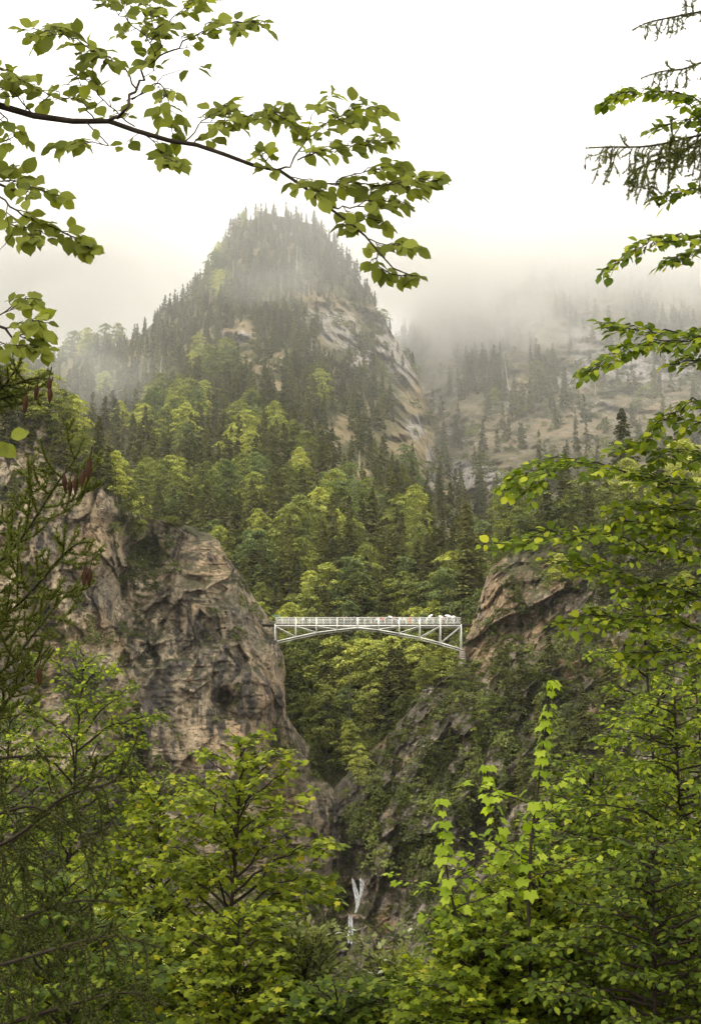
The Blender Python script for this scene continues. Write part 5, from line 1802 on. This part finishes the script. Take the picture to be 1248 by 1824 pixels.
# second tier on the left edge
b2 = bez([(-1050, 640, 6.6), (-500, 400, 6.3), (-120, 330, 6.1), (-20, 320, 6.0), (40, 345, 5.95), (90, 395, 5.9), (130, 415, 5.9), (165, 445, 5.88)])
A.branch(b2[:5], 0.014, 0.006, 'branch', 6)
A_tw([(-20, 320), (30, 322), (70, 335), (110, 352)], 0.004, 0.11)
A_tw([(-10, 345), (40, 380), (80, 400), (130, 420), (168, 445)], 0.005, 0.12)
A_tw([(-20, 300), (10, 300), (25, 295)], 0.004, 0.08)
A_tw([(-20, 380), (20, 400), (55, 410), (60, 425)], 0.004, 0.12)
A_tw([(30, 405), (10, 435), (-5, 450)], 0.003, 0, start=0.8)
# third tier
b3 = bez([(-1000, 900, 6.5), (-400, 620, 6.2), (-60, 560, 6.05), (10, 585, 6.0), (28, 610, 6.0), (20, 650, 6.0)])
A.branch(b3, 0.012, 0.004, 'branch', 6)
A_tw([(-10, 570), (20, 545), (50, 530), (70, 535)], 0.004, 0.09)
A_tw([(10, 585), (40, 575), (65, 570), (88, 575)], 0.004, 0.08)
A_tw([(25, 600), (55, 590), (85, 595)], 0.004, 0.07)
A_tw([(25, 615), (60, 618), (88, 622)], 0.004, 0.07)
A_tw([(-20, 600), (5, 612), (30, 622)], 0.004, 0.08)
A.leaves(at(np.array([4., 20., 12.]), np.array([795., 778., 788.]), np.full(3, 4.9)), unit(np.array([[0.8, 0, -0.6], [0.7, 0, 0.3], [-0.5, 0.1, -0.8]])), unit(np.array([[0, -1, 0.2], [0.1, -1, 0.4], [0.2, -1, 0]])), np.full(3, 0.07))
A.twig(bez([(-60, 800, 4.9), (0, 790, 4.9), (20, 785, 4.9)]), 0.003, 0.001)
A.finish(300)


# --- needle branches -----------------------------------------------------------
class Conifer(Near):
    def __init__(self, label, nm, loc):
        super().__init__('spruce_tree', label, 'small', nm, loc)
        self.needles = []

    def needle_twig(self, pts, dens=420, ln=0.016, rr=None, core=0.004, wid=0.0032):
        rr = rr or rng
        dens, ln, wid = dens * 2.0, ln * 1.25, wid * 1.4
        pts = np.asarray(pts, float)
        k = np.linspace(0, 1, len(pts))
        t = np.linspace(0, 1, max(5, 2 * len(pts)))
        pts = np.stack([np.interp(t, k, pts[:, j]) for j in range(3)], -1)
        pts[1:-1] = (pts[:-2] + 2 * pts[1:-1] + pts[2:]) / 4
        self.twigs.tube(pts - self.loc, np.linspace(core, core * 0.5, len(pts)), 4, cap=False)
        seg = np.linalg.norm(np.diff(pts, axis=0), axis=1)
        L = seg.sum()
        cum = np.concatenate([[0], np.cumsum(seg)])
        n = int(L * dens)
        u_ = rr.random(n) * L
        C = np.stack([np.interp(u_, cum, pts[:, j]) for j in range(3)], -1)
        C2 = np.stack([np.interp(np.minimum(u_ + 0.02, L + 0), cum, pts[:, j]) for j in range(3)], -1)
        tan = unit(C2 - C + (pts[-1] - pts[0]) * 1e-4)
        rad = unit(np.cross(tan, rr.normal(0, 1, (n, 3))))
        d = unit(tan * 0.75 + rad + np.array([0, 0, 0.25]))
        l = ln * (0.7 + 0.5 * rr.random(n))[:, None]
        s = unit(np.cross(d, rr.normal(0, 1, (n, 3)))) * wid * 0.5
        V = np.stack([C - s, C + s, C + d * l], 1) - self.loc
        self.needles.append(V.reshape(-1, 3))

    def needle_bough(self, pts, tw_len, tw_gap, hang=0.0, curl=0.5, rr=None, r0=0.01, dens=420, sub=True, start=0.1, ln=0.016, core=0.004, wid=0.0032):
        rr = rr or rng
        pts = np.asarray(pts, float)
        k = np.linspace(0, 1, len(pts))
        t = np.linspace(0, 1, len(pts) * 3)
        pts = np.stack([np.interp(t, k, pts[:, j]) for j in range(3)], -1)
        for _ in range(2):
            pts[1:-1] = (pts[:-2] + 2 * pts[1:-1] + pts[2:]) / 4
        self.branch(pts, r0, 0.003, 'bough', 6)
        self.needle_twig(pts[len(pts) // 3:], dens, ln, rr, core, wid)
        seg = np.linalg.norm(np.diff(pts, axis=0), axis=1)
        L = seg.sum()
        cum = np.concatenate([[0], np.cumsum(seg)])
        pos, sg = start * L, 1
        while pos < L * 0.96:
            c = np.array([np.interp(pos, cum, pts[:, j]) for j in range(3)])
            c2 = np.array([np.interp(min(L, pos + 0.06), cum, pts[:, j]) for j in range(3)])
            tan = unit(c2 - c + 1e-9)
            side = unit(np.cross(tan, [0, 0, 1.0])) * sg
            l = tw_len * min(1.0, 0.35 + (L - pos) / (2.6 * tw_len)) * (0.5 + 0.8 * rr.random())
            if hang and rr.random() < 0.6:
                d = unit(tan * 0.25 + side * 0.25 * rr.random() + np.array([0, 0, -1.0]) + rr.normal(0, 0.12, 3))
                tp = [c, c + unit(d + tan * 0.5) * l * 0.3, c + d * l * 0.8, c + d * l * (1 + hang) + tan * 0.1 * l]
            else:
                d = unit(tan * 0.7 + side * 0.8 + rr.normal(0, 0.2, 3))
                tp = [c, c + d * l * 0.4 - np.array([0, 0, 0.08 * l]), c + d * l * 0.75 - np.array([0, 0, 0.05 * l]), c + d * l + np.array([0, 0, curl * 0.25 * l])]
            self.needle_twig(tp, dens, ln, rr, core, wid)
            if sub:
                for q in range(int(l / 0.045)):
                    f = 0.2 + 0.75 * rr.random()
                    c3 = np.array([np.interp(f, np.linspace(0, 1, len(tp)), np.array(tp)[:, j]) for j in range(3)])
                    d3 = unit(d * 0.6 + unit(np.cross(d, rr.normal(0, 1, 3))) * 0.8)
                    l3 = l * (0.25 + 0.3 * rr.random()) * (1.1 - f * 0.6)
                    self.needle_twig([c3, c3 + d3 * l3 * 0.6 - np.array([0, 0, 0.1 * l3]), c3 + d3 * l3 + np.array([0, 0, (curl - hang * 1.6) * 0.3 * l3])], dens, ln, rr, core * 0.7, wid)
            pos += tw_gap * (0.6 + 0.8 * rr.random())
            sg = -sg

    def cone(self, p, L=0.12, rad=0.017, tilt=0.0):
        if not hasattr(Conifer, 'cm'):
            mb = MB()
            n, m_ = 20, 12
            t = np.linspace(0, 1, n)
            prof = np.sin(np.pi * (0.06 + 0.9 * t) ** 0.85)
            i, j = np.meshgrid(np.arange(n), np.arange(m_), indexing='ij')
            sc_ = 1 + 0.22 * (((i + (j % 2) * 1.0) % 2) * 2 - 1) * 0.6
            r_ = prof[:, None] * sc_ * 0.14
            a = j / m_ * 2 * np.pi
            V = np.stack([r_ * np.cos(a), r_ * np.sin(a), -t[:, None] + 0 * a], -1).reshape(-1, 3)
            j2 = (j + 1) % m_
            f = np.stack([i * m_ + j, (i + 1) * m_ + j, (i + 1) * m_ + j2, i * m_ + j2], -1)[:-1].reshape(-1, 4)
            mb.add(V, f)
            Conifer.cm = mb.mesh('cone', [M['cone']])
        o = link('cone', Conifer.cm, self.root, Vector(np.asarray(p) - self.loc))
        o.scale = (L, L, L)
        o.rotation_euler = (tilt, 0.15 * math.sin(p[0] * 50), p[0] * 9)

    def finish(self):
        if self.needles:
            V = np.concatenate(self.needles)
            mb = MB()
            mb.add(V, np.arange(len(V)).reshape(-1, 3))
            link('needles', mb.mesh('needles', [M[self.m]]), self.root, kind='stuff')
            print('needles', len(V) // 3)
        super().finish()


# --- B. spruce with cones on the left edge -------------------------------------
B = Conifer('near spruce on the left edge with reddish brown cones hanging from its twigs', 'needle', (-3.1, 6.6, float(slope_z(0, 6.6))))
rB = np.random.default_rng(202)
B.branch([(-3.1, 6.6, -5.7), (-3.1, 6.6, -2.5), (-3.05, 6.6, 1.5), (-3.0, 6.6, 4.5)], 0.14, 0.05, 'trunk', 10)
for pl, tl, gp in [
        ([(-700, 760, 6.5), (-200, 720, 6.2), (-20, 690, 6.0), (30, 685, 5.9), (60, 672, 5.85), (90, 676, 5.8)], 0.16, 0.05),
        ([(-100, 730, 6.2), (0, 700, 6.0), (20, 670, 5.9), (40, 645, 5.9)], 0.12, 0.06),
        ([(-300, 760, 6.4), (-30, 720, 6.1), (20, 705, 6.0), (50, 700, 6.0)], 0.12, 0.06),
        ([(-600, 1300, 6.4), (-250, 1180, 6.2), (0, 1010, 6.0), (60, 930, 5.9), (100, 862, 5.85), (135, 820, 5.8), (150, 780, 5.8)], 0.26, 0.075),
        ([(-600, 1420, 6.4), (-200, 1240, 6.2), (0, 1110, 6.0), (60, 1050, 5.9), (110, 990, 5.85), (140, 965, 5.8), (165, 966, 5.8)], 0.26, 0.06),
        ([(-600, 1200, 6.7), (-200, 1060, 6.5), (-20, 960, 6.3), (30, 900, 6.2), (60, 880, 6.2)], 0.22, 0.07),
        ([(-500, 1450, 6.2), (-150, 1280, 6.1), (0, 1210, 6.0), (60, 1130, 5.9), (115, 1060, 5.9), (140, 1045, 5.9)], 0.24, 0.06),
        ([(-500, 1500, 6.6), (-150, 1360, 6.4), (0, 1270, 6.3), (50, 1200, 6.2), (90, 1150, 6.2)], 0.2, 0.06),
        ([(-400, 1100, 6.1), (-100, 1100, 6.0), (0, 1060, 5.9), (30, 1030, 5.9)], 0.2, 0.06)]:
    B.needle_bough(bez(pl), tl * 1.1, gp * 0.72, 0.0, 0.9, rB, 0.009, 520, True, 0.45, 0.015, 0.0035, 0.004)
for x, y, d in [(88, 672, 5.78), (90, 690, 5.78), (47, 705, 5.8), (67, 686, 5.85), (115, 846, 5.8), (125, 855, 5.8), (136, 848, 5.8), (148, 838, 5.78), (159, 824, 5.78), (160, 815, 5.8), (151, 1015, 5.85), (161, 1012, 5.85), (70, 1190, 5.9)]:
    p = at(x, y, d)
    B.twig([p + [0.01, 0, 0.05], p], 0.003, 0.002)
    B.cone(p, 0.072 + 0.02 * rB.random())
B.finish()

# --- C. dark drooping spruce low on the left -------------------------------------
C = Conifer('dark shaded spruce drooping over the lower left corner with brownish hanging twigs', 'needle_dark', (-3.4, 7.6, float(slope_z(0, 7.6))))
rC = np.random.default_rng(303)
C.branch([(-3.4, 7.6, -6.3), (-3.4, 7.6, -3.0), (-3.35, 7.6, 0.5), (-3.3, 7.6, 2.5)], 0.16, 0.08, 'trunk', 10)
for pl, tl, gp, hg in [
        ([(-500, 1640, 7.4), (-100, 1530, 7.2), (0, 1510, 7.0), (60, 1470, 6.9), (100, 1425, 6.9), (150, 1405, 6.8), (215, 1395, 6.8), (250, 1300, 6.8)], 0.45, 0.07, 0.5),
        ([(-500, 1520, 7.8), (-100, 1380, 7.6), (0, 1350, 7.5), (60, 1345, 7.4), (120, 1350, 7.4)], 0.3, 0.08, 0.3),
        ([(-500, 1760, 7.0), (-100, 1680, 6.9), (0, 1650, 6.8), (80, 1620, 6.8), (150, 1600, 6.8), (215, 1610, 6.8)], 0.45, 0.07, 0.5),
        ([(-500, 1850, 6.8), (-100, 1740, 6.6), (0, 1720, 6.5), (100, 1690, 6.5), (200, 1660, 6.6), (290, 1690, 6.6)], 0.4, 0.07, 0.5),
        ([(-400, 1920, 6.8), (0, 1830, 6.6), (120, 1790, 6.5), (230, 1760, 6.5), (300, 1790, 6.6)], 0.3, 0.07, 0.4),
        ([(-400, 1560, 8.2), (0, 1450, 8.0), (60, 1430, 8.0), (140, 1480, 7.9), (190, 1520, 7.9)], 0.4, 0.08, 0.5)]:
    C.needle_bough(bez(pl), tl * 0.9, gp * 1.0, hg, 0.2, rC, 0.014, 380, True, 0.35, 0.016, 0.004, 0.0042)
C.finish()

# --- D. spruce reaching in from the upper right ------------------------------------
Dn = Conifer('near spruce on the upper right edge with thin dark hanging twigs against the white sky', 'needle', (3.9, 8.6, float(slope_z(0, 8.6))))
rD = np.random.default_rng(404)
Dn.branch([(3.9, 8.6, -7.0), (3.9, 8.6, -2.5), (3.9, 8.6, 2.5), (3.85, 8.6, 5.5), (3.85, 8.6, 7.5)], 0.16, 0.06, 'trunk', 10)
for pl, tl, gp, hg, cu in [
        ([(1700, 60, 8.4), (1350, 0, 8.2), (1250, 20, 8.0), (1190, 32, 7.9), (1150, 40, 7.9), (1125, 54, 7.9)], 0.16, 0.035, 0.1, 0.6),
        ([(1700, 140, 8.5), (1350, 80, 8.3), (1250, 110, 8.0), (1215, 125, 8.0), (1180, 125, 8.0), (1140, 140, 8.0)], 0.16, 0.035, 0.1, 0.6),
        ([(1700, 330, 8.6), (1350, 240, 8.4), (1250, 238, 8.2), (1200, 252, 8.1), (1150, 262, 8.0), (1100, 262, 8.0), (1070, 262, 7.9), (1042, 264, 7.9)], 0.26, 0.028, 0.35, 0.6),
        ([(1500, 300, 8.6), (1300, 250, 8.5), (1230, 262, 8.4), (1180, 280, 8.3), (1130, 300, 8.2), (1110, 330, 8.2)], 0.2, 0.035, 0.3, 0.4)]:
    Dn.needle_bough(bez(pl), tl, gp, hg, cu, rD, 0.009, 420, True, 0.35, 0.014, 0.003, 0.0036)
for x, y in [(1147, 62), (1041, 292)]:
    p = at(x, y, 7.9)
    Dn.twig([p + [0.01, 0, 0.06], p], 0.003, 0.002)
    Dn.cone(p, 0.05)
Dn.finish()

# --- E. beech on the right edge -------------------------------------------------------
E = Near('beech_tree', 'near beech on the right edge with long level leafy branches reaching left', 'beech', 'leaf_right', (4.6, 9.6, float(slope_z(0, 9.6))))
rE = np.random.default_rng(505)
E.branch([(4.6, 9.6, -7.6), (4.55, 9.6, -3), (4.6, 9.6, 1.5), (4.5, 9.6, 5.5), (4.4, 9.6, 7.5)], 0.17, 0.05, 'trunk', 10)
FE = (0, -0.42, 0.9)
for pl, tl, sz in [
        ([(1800, 300, 8.8), (1330, 190, 8.3), (1248, 182, 8.1), (1205, 165, 8.0), (1150, 158, 8.0), (1100, 166, 7.9), (1068, 188, 7.9)], 0.12, 0.078),
        ([(1330, 260, 8.6), (1248, 215, 8.4), (1200, 218, 8.3), (1158, 234, 8.3)], 0.14, 0.075),
        ([(1330, 200, 8.6), (1250, 200, 8.4), (1220, 180, 8.3), (1190, 172, 8.3)], 0.14, 0.075),
        ([(1330, 345, 8.6), (1248, 335, 8.4), (1200, 348, 8.3), (1155, 358, 8.3)], 0.12, 0.075),
        ([(1800, 560, 8.9), (1330, 430, 8.5), (1248, 428, 8.3), (1190, 422, 8.2), (1140, 435, 8.1), (1100, 460, 8.1), (1068, 494, 8.1)], 0.13, 0.075),
        ([(1330, 440, 8.8), (1248, 446, 8.6), (1210, 455, 8.5), (1172, 480, 8.5)], 0.12, 0.075),
        ([(1800, 700, 9.0), (1330, 590, 8.6), (1248, 598, 8.4), (1180, 606, 8.3), (1120, 625, 8.3), (1065, 648, 8.2), (1032, 664, 8.2)], 0.18, 0.072),
        ([(1330, 620, 8.8), (1210, 590, 8.5), (1150, 590, 8.4), (1100, 580, 8.4), (1062, 572, 8.4)], 0.16, 0.072),
        ([(1330, 640, 8.8), (1240, 640, 8.6), (1190, 650, 8.6)], 0.16, 0.072),
        ([(1800, 800, 9.1), (1330, 700, 8.8), (1248, 716, 8.6), (1200, 735, 8.5), (1165, 762, 8.5), (1140, 788, 8.5)], 0.16, 0.072),
        ([(1330, 760, 8.8), (1248, 750, 8.7), (1210, 768, 8.6)], 0.12, 0.07),
        ([(1900, 960, 9.2), (1330, 880, 8.9), (1220, 862, 8.8), (1120, 840, 8.7), (1040, 822, 8.6), (980, 825, 8.6), (930, 848, 8.6), (892, 876, 8.6)], 0.26, 0.07),
        ([(1330, 820, 8.9), (1220, 800, 8.8), (1150, 800, 8.7), (1090, 800, 8.7)], 0.26, 0.07),
        ([(1900, 1100, 9.2), (1330, 1020, 9.0), (1200, 980, 8.8), (1100, 960, 8.7), (1020, 948, 8.6), (940, 950, 8.6), (855, 972, 8.6)], 0.26, 0.07),
        ([(1330, 920, 9.0), (1220, 905, 8.9), (1140, 900, 8.8), (1080, 905, 8.8)], 0.28, 0.07),
        ([(1330, 960, 9.0), (1220, 945, 8.9), (1140, 930, 8.8), (1090, 935, 8.8)], 0.28, 0.07),
        ([(1330, 1090, 9.1), (1200, 1045, 9.0), (1100, 1018, 8.9), (1030, 1000, 8.8), (970, 1000, 8.8)], 0.26, 0.07),
        ([(1330, 1150, 9.1), (1200, 1100, 9.0), (1110, 1092, 8.9), (1050, 1100, 8.8), (992, 1112, 8.8)], 0.24, 0.07),
        ([(1330, 1040, 9.3), (1240, 1040, 9.2), (1180, 1050, 9.1), (1120, 1050, 9.1)], 0.3, 0.07),
        ([(1330, 1180, 9.2), (1240, 1160, 9.1), (1180, 1160, 9.0), (1100, 1170, 9.0)], 0.3, 0.07)]:
    E.spray(bez(pl), tl, 0.045, sz * 1.0, 0.028, FE, 0.22, 0.36, 0.12, 0.007, rr=rE)
E.finish(300)

# --- generic broadleaf standing on the slope -------------------------------------------
def slope_tree(kind, label, leafk, leafm, px, ptop, Y, rad, n_b, size, gap, seed, z_vis=1900, tw=0.35, tg=0.16, face=(0, -0.3, 0.95), bark='bark_dark', n_ind=300, lean=0.0, droop=0.2, th=0.06, up=0.55, low=0.15):
    r = np.random.default_rng(seed)
    top = at(px, ptop, Y)
    foot = np.array([top[0] - lean, Y + 0.3, float(slope_z(0, Y)) - 0.3])
    T = Near(kind, label, leafk, leafm, tuple(foot), bark=bark)
    H = top[2] - foot[2]
    k = np.linspace(0, 1, 12)
    tr = foot + (top - foot) * k[:, None] + np.stack([0.12 * np.sin(k * 7 + seed), 0.10 * np.cos(k * 6 + seed), 0 * k], -1) * (k * (1 - k) * 4)[:, None]
    T.branch(tr, th, 0.008, 'trunk', 8)
    zlow = at(px, z_vis, Y)[2]
    for i in range(n_b):
        f = max((zlow - foot[2]) / H, low)
        f = f + (1 - f) * ((i + r.random()) / n_b)
        c = np.array([np.interp(f, k, tr[:, j]) for j in range(3)])
        dz = (1 - f) * H
        l = min(rad, 0.35 + dz * 0.55) * (0.65 + 0.5 * r.random())
        a = i * 2.4 + r.normal(0, 0.4)
        d = np.array([math.cos(a), math.sin(a), 0])
        e = c + d * l + np.array([0, 0, l * up * (0.6 + 0.6 * r.random())])
        m1 = c + d * l * 0.4 + np.array([0, 0, l * up * 0.55])
        T.spray([c, m1, (m1 + e) / 2 + np.array([0, 0, 0.05 * l]), e], tw * min(1, 0.4 + l / rad), tg, size, gap, face, droop, 0.36, 0.22, 0.006 + 0.008 * l, rr=r)
    T.spray(tr[-4:], tw * 0.5, tg * 0.6, size, gap, face, droop, 0.5, 0.0, 0.008, rr=r, solid=False)
    T.finish(n_ind)
    return T


slope_tree('hornbeam_tree', 'green small-leaved tree with spreading crown in front of the left cliff', 'small', 'leaf_right', 150, 1165, 15, 1.2, 50, 0.068, 0.022, 11, tw=0.36, tg=0.079)
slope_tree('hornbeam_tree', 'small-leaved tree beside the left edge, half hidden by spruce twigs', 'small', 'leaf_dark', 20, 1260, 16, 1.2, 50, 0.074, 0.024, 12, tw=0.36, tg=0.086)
slope_tree('maple_tree', 'bright yellow-green maple with a forked dark trunk right of the lower left corner', 'maple', 'leaf_maple', 430, 1325, 13.5, 1.1, 60, 0.074, 0.030, 13, tw=0.36, tg=0.094, lean=0.55, th=0.07)
slope_tree('maple_tree', 'yellow-green maple with broad leaves just left of the forked one', 'maple', 'leaf_maple', 285, 1400, 14.5, 1.1, 60, 0.074, 0.030, 14, tw=0.36, tg=0.094, th=0.05)
slope_tree('maple_tree', 'short green maple at the bottom edge under the left spruce', 'maple', 'leaf_dark', 120, 1560, 11, 0.95, 35, 0.076, 0.028, 15, tw=0.34, tg=0.086)
slope_tree('maple_tree', 'low yellow-green maple at the bottom edge left of the whitebeam bushes', 'maple', 'leaf_maple', 425, 1640, 12.5, 0.8, 35, 0.072, 0.028, 16, tw=0.3, tg=0.086)
slope_tree('whitebeam_bush', 'pale whitebeam bush with upright leaf tips at the bottom centre', 'oblong', 'leaf_pale', 540, 1705, 13, 0.5, 32, 0.089, 0.028, 17, tw=0.26, tg=0.072, up=1.3, droop=-0.2)
slope_tree('whitebeam_bush', 'second pale whitebeam bush right beside the lower waterfall', 'oblong', 'leaf_pale', 695, 1745, 13, 0.36, 29, 0.089, 0.028, 18, tw=0.26, tg=0.072, up=1.3, droop=-0.2)
slope_tree('maple_tree', 'low green maple at the bottom edge between the two whitebeam bushes', 'maple', 'leaf_dark', 600, 1775, 11, 0.5, 29, 0.072, 0.025, 19, tw=0.3, tg=0.079)
slope_tree('maple_tree', 'yellowish maple at the bottom edge below the right shoots', 'maple', 'leaf_maple', 765, 1740, 11.5, 0.5, 34, 0.062, 0.024, 20, tw=0.3, tg=0.086)
slope_tree('hornbeam_tree', 'slim tree with a dark upright stem before the right cliff', 'small', 'leaf_right', 1140, 1040, 12.5, 1.0, 52, 0.066, 0.025, 21, tw=0.34, tg=0.086, th=0.05, low=0.4, up=0.22)
slope_tree('hornbeam_tree', 'dense green tree with level sprays filling the lower right side', 'small', 'leaf_right', 1200, 1240, 11, 1.15, 80, 0.069, 0.025, 22, tw=0.38, tg=0.079, low=0.3, up=0.22)
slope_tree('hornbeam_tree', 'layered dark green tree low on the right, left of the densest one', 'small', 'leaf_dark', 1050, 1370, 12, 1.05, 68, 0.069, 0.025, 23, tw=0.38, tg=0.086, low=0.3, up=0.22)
slope_tree('maple_tree', 'leafy maple in the lower right with scattered yellow leaves', 'maple', 'leaf_maple', 960, 1560, 10.5, 0.95, 52, 0.060, 0.022, 24, tw=0.36, tg=0.086)
slope_tree('hornbeam_tree', 'dark leafy tree in the lower right corner', 'small', 'leaf_dark', 1160, 1500, 9.5, 0.95, 62, 0.067, 0.025, 25, tw=0.36, tg=0.079, up=0.22)
slope_tree('maple_tree', 'broad-leaved maple at the bottom edge right of centre', 'maple', 'leaf_right', 860, 1650, 10, 0.75, 42, 0.062, 0.022, 26, tw=0.34, tg=0.079)


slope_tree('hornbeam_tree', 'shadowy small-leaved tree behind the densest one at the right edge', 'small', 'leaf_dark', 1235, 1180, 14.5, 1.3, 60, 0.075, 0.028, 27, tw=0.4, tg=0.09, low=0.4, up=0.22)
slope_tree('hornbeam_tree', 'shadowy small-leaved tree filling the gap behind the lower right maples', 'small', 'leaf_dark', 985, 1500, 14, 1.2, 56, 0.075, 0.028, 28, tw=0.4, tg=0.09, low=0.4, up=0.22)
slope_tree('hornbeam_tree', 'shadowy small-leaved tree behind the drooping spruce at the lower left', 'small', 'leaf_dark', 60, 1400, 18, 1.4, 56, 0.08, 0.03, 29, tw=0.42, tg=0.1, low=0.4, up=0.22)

# --- upright maple shoots with big drooping leaves ---------------------------------------
def shoot(label, path, Y, size, seed, width=1.0):
    r = np.random.default_rng(seed)
    p = np.array([at(x, y, Y) for x, y in path])
    foot = np.array([p[-1][0], Y, float(slope_z(0, Y)) - 0.3])
    S = Near('maple_sapling', label, 'maple', 'leaf_shoot', tuple(foot))
    full = np.concatenate([p, [foot + [0, 0, 0.0]]])[::-1]
    S.branch(full, 0.016, 0.004, 'stem', 7)
    seg = np.linalg.norm(np.diff(p, axis=0), axis=1)
    L = seg.sum(); cum = np.concatenate([[0], np.cumsum(seg)])
    pos, i = 0.0, 0
    pp, dd, nn, ss = [], [], [], []
    while pos < L:
        c = np.array([np.interp(pos, cum, p[:, j]) for j in range(3)])
        f = pos / L
        nq = 5 if pos == 0 else 3 if r.random() < 0.6 else 2
        for q in range(nq):
            a = i * 1.57 + q * (6.28 / nq) + r.normal(0, 0.3)
            out = np.array([math.cos(a), math.sin(a), 0])
            st = size * (0.45 + 1.5 * f) * width * (0.6 + 0.8 * r.random())
            base = c + out * st * (0.35 + 0.4 * r.random()) + np.array([0, 0, 0.15 * st])
            d = unit(out * (0.8) + np.array([0, 0, -0.8]) + r.normal(0, 0.15, 3))
            n_ = unit(out * 0.8 + np.array([0, -0.3, 0.7]))
            n_ = unit(n_ - d * np.dot(n_, d))
            S.twig([c, base], 0.003, 0.002)
            pp.append(base); dd.append(d); nn.append(n_); ss.append(size * (0.6 + 0.65 * r.random()))
        pos += size * (0.5 + 0.7 * r.random())
        i += 1
    S.leaves(np.array(pp), np.array(dd), np.array(nn), np.array(ss))
    # side branches low on the shoot
    for k in range(6):
        f = 0.5 + 0.5 * k / 6
        c = np.array([np.interp(f * L, cum, p[:, j]) for j in range(3)])
        a = k * 2.4 + r.random()
        d = np.array([math.cos(a), math.sin(a) * 0.6, 0.35])
        S.spray([c, c + d * 0.12 * (1 + 2 * f), c + d * 0.22 * (1 + 2 * f) * width], 0.14, 0.09, size * 0.8, 0.07, (0, -0.5, 0.9), 0.6, 0.3, 0.2, 0.006, rr=r)
    S.finish(300)


shoot('upright maple shoot with pale drooping leaves, leftmost of the three beside the waterfall', [(786, 1426), (788, 1500), (800, 1580), (815, 1650), (820, 1720)], 10.0, 0.088, 31)
shoot('tallest upright maple shoot with bright drooping leaves before the right gorge wall', [(984, 1215), (972, 1290), (958, 1400), (945, 1500), (940, 1600)], 10.0, 0.088, 32)
shoot('middle maple shoot, shorter than its right neighbour, with drooping fresh leaves', [(866, 1366), (872, 1430), (890, 1500), (905, 1580), (905, 1650)], 10.4, 0.088, 33)

# --- wood between the near trees and the gorge: tree tops on the slope ----------------------
ur = np.random.default_rng(77)
for k in range(34):
    x = -60 + 1370 * (k + 0.5 * ur.random()) / 34
    Y = 28 + 30 * ur.random()
    lim = float(np.interp(x, [0, 250, 520, 700, 860, 1000, 1300], [1500, 1560, 1760, 1790, 1700, 1480, 1400]))
    top = at(x, lim + 60 * ur.random(), Y)
    fz = float(slope_z(0, Y))
    s = (top[2] - fz) / 16.2
    if k % 4 == 1:
        pr = SPR_HI[k % 4]
        s = (top[2] - fz) / 20.4
    else:
        pr = BEE[k % 5]
    side = 'lower left' if x < 450 else 'bottom centre' if x < 800 else 'lower right'
    nm = 'spruce' if pr[0] == 'spruce_tree' else 'beech'
    plant_tree(pr[0], pr, (top[0], Y, fz - 0.4), ur.random() * 6.28, s, nm + ' on the slope beneath the viewpoint, behind the near trees at the ' + side, nm + ' trees behind the near trees, ' + side, 0.55)


# ---------------------------------------------------------------- labels of rows that can be counted off
ORD = ['leftmost', 'second from left', 'third from left', 'fourth from left', 'fifth from left', 'sixth from left', 'seventh from left', 'eighth from left', 'ninth from left', 'tenth from left',
       'eleventh from left', 'twelfth from left', 'thirteenth from left', 'fourteenth from left', 'fifteenth from left', 'sixteenth from left']
rows_ = {}
for o in scene.objects:
    if o.parent is None and 'label' in o and 'group' in o and any(w in o['group'] for w in ('gorge wall', 'gorge wood', 'right cliff', 'left cliff', 'dead trees', 'slope behind')):
        rows_.setdefault(o['label'], []).append(o)
for lab, os_ in rows_.items():
    if 2 <= len(os_) <= 16 and len(lab.split()) <= 13:
        os_.sort(key=lambda o: o.location.x / o.location.y)
        for k, o in enumerate(os_):
            o['label'] = ORD[k] + ', ' + lab if k < len(os_) - 1 else 'rightmost, ' + lab
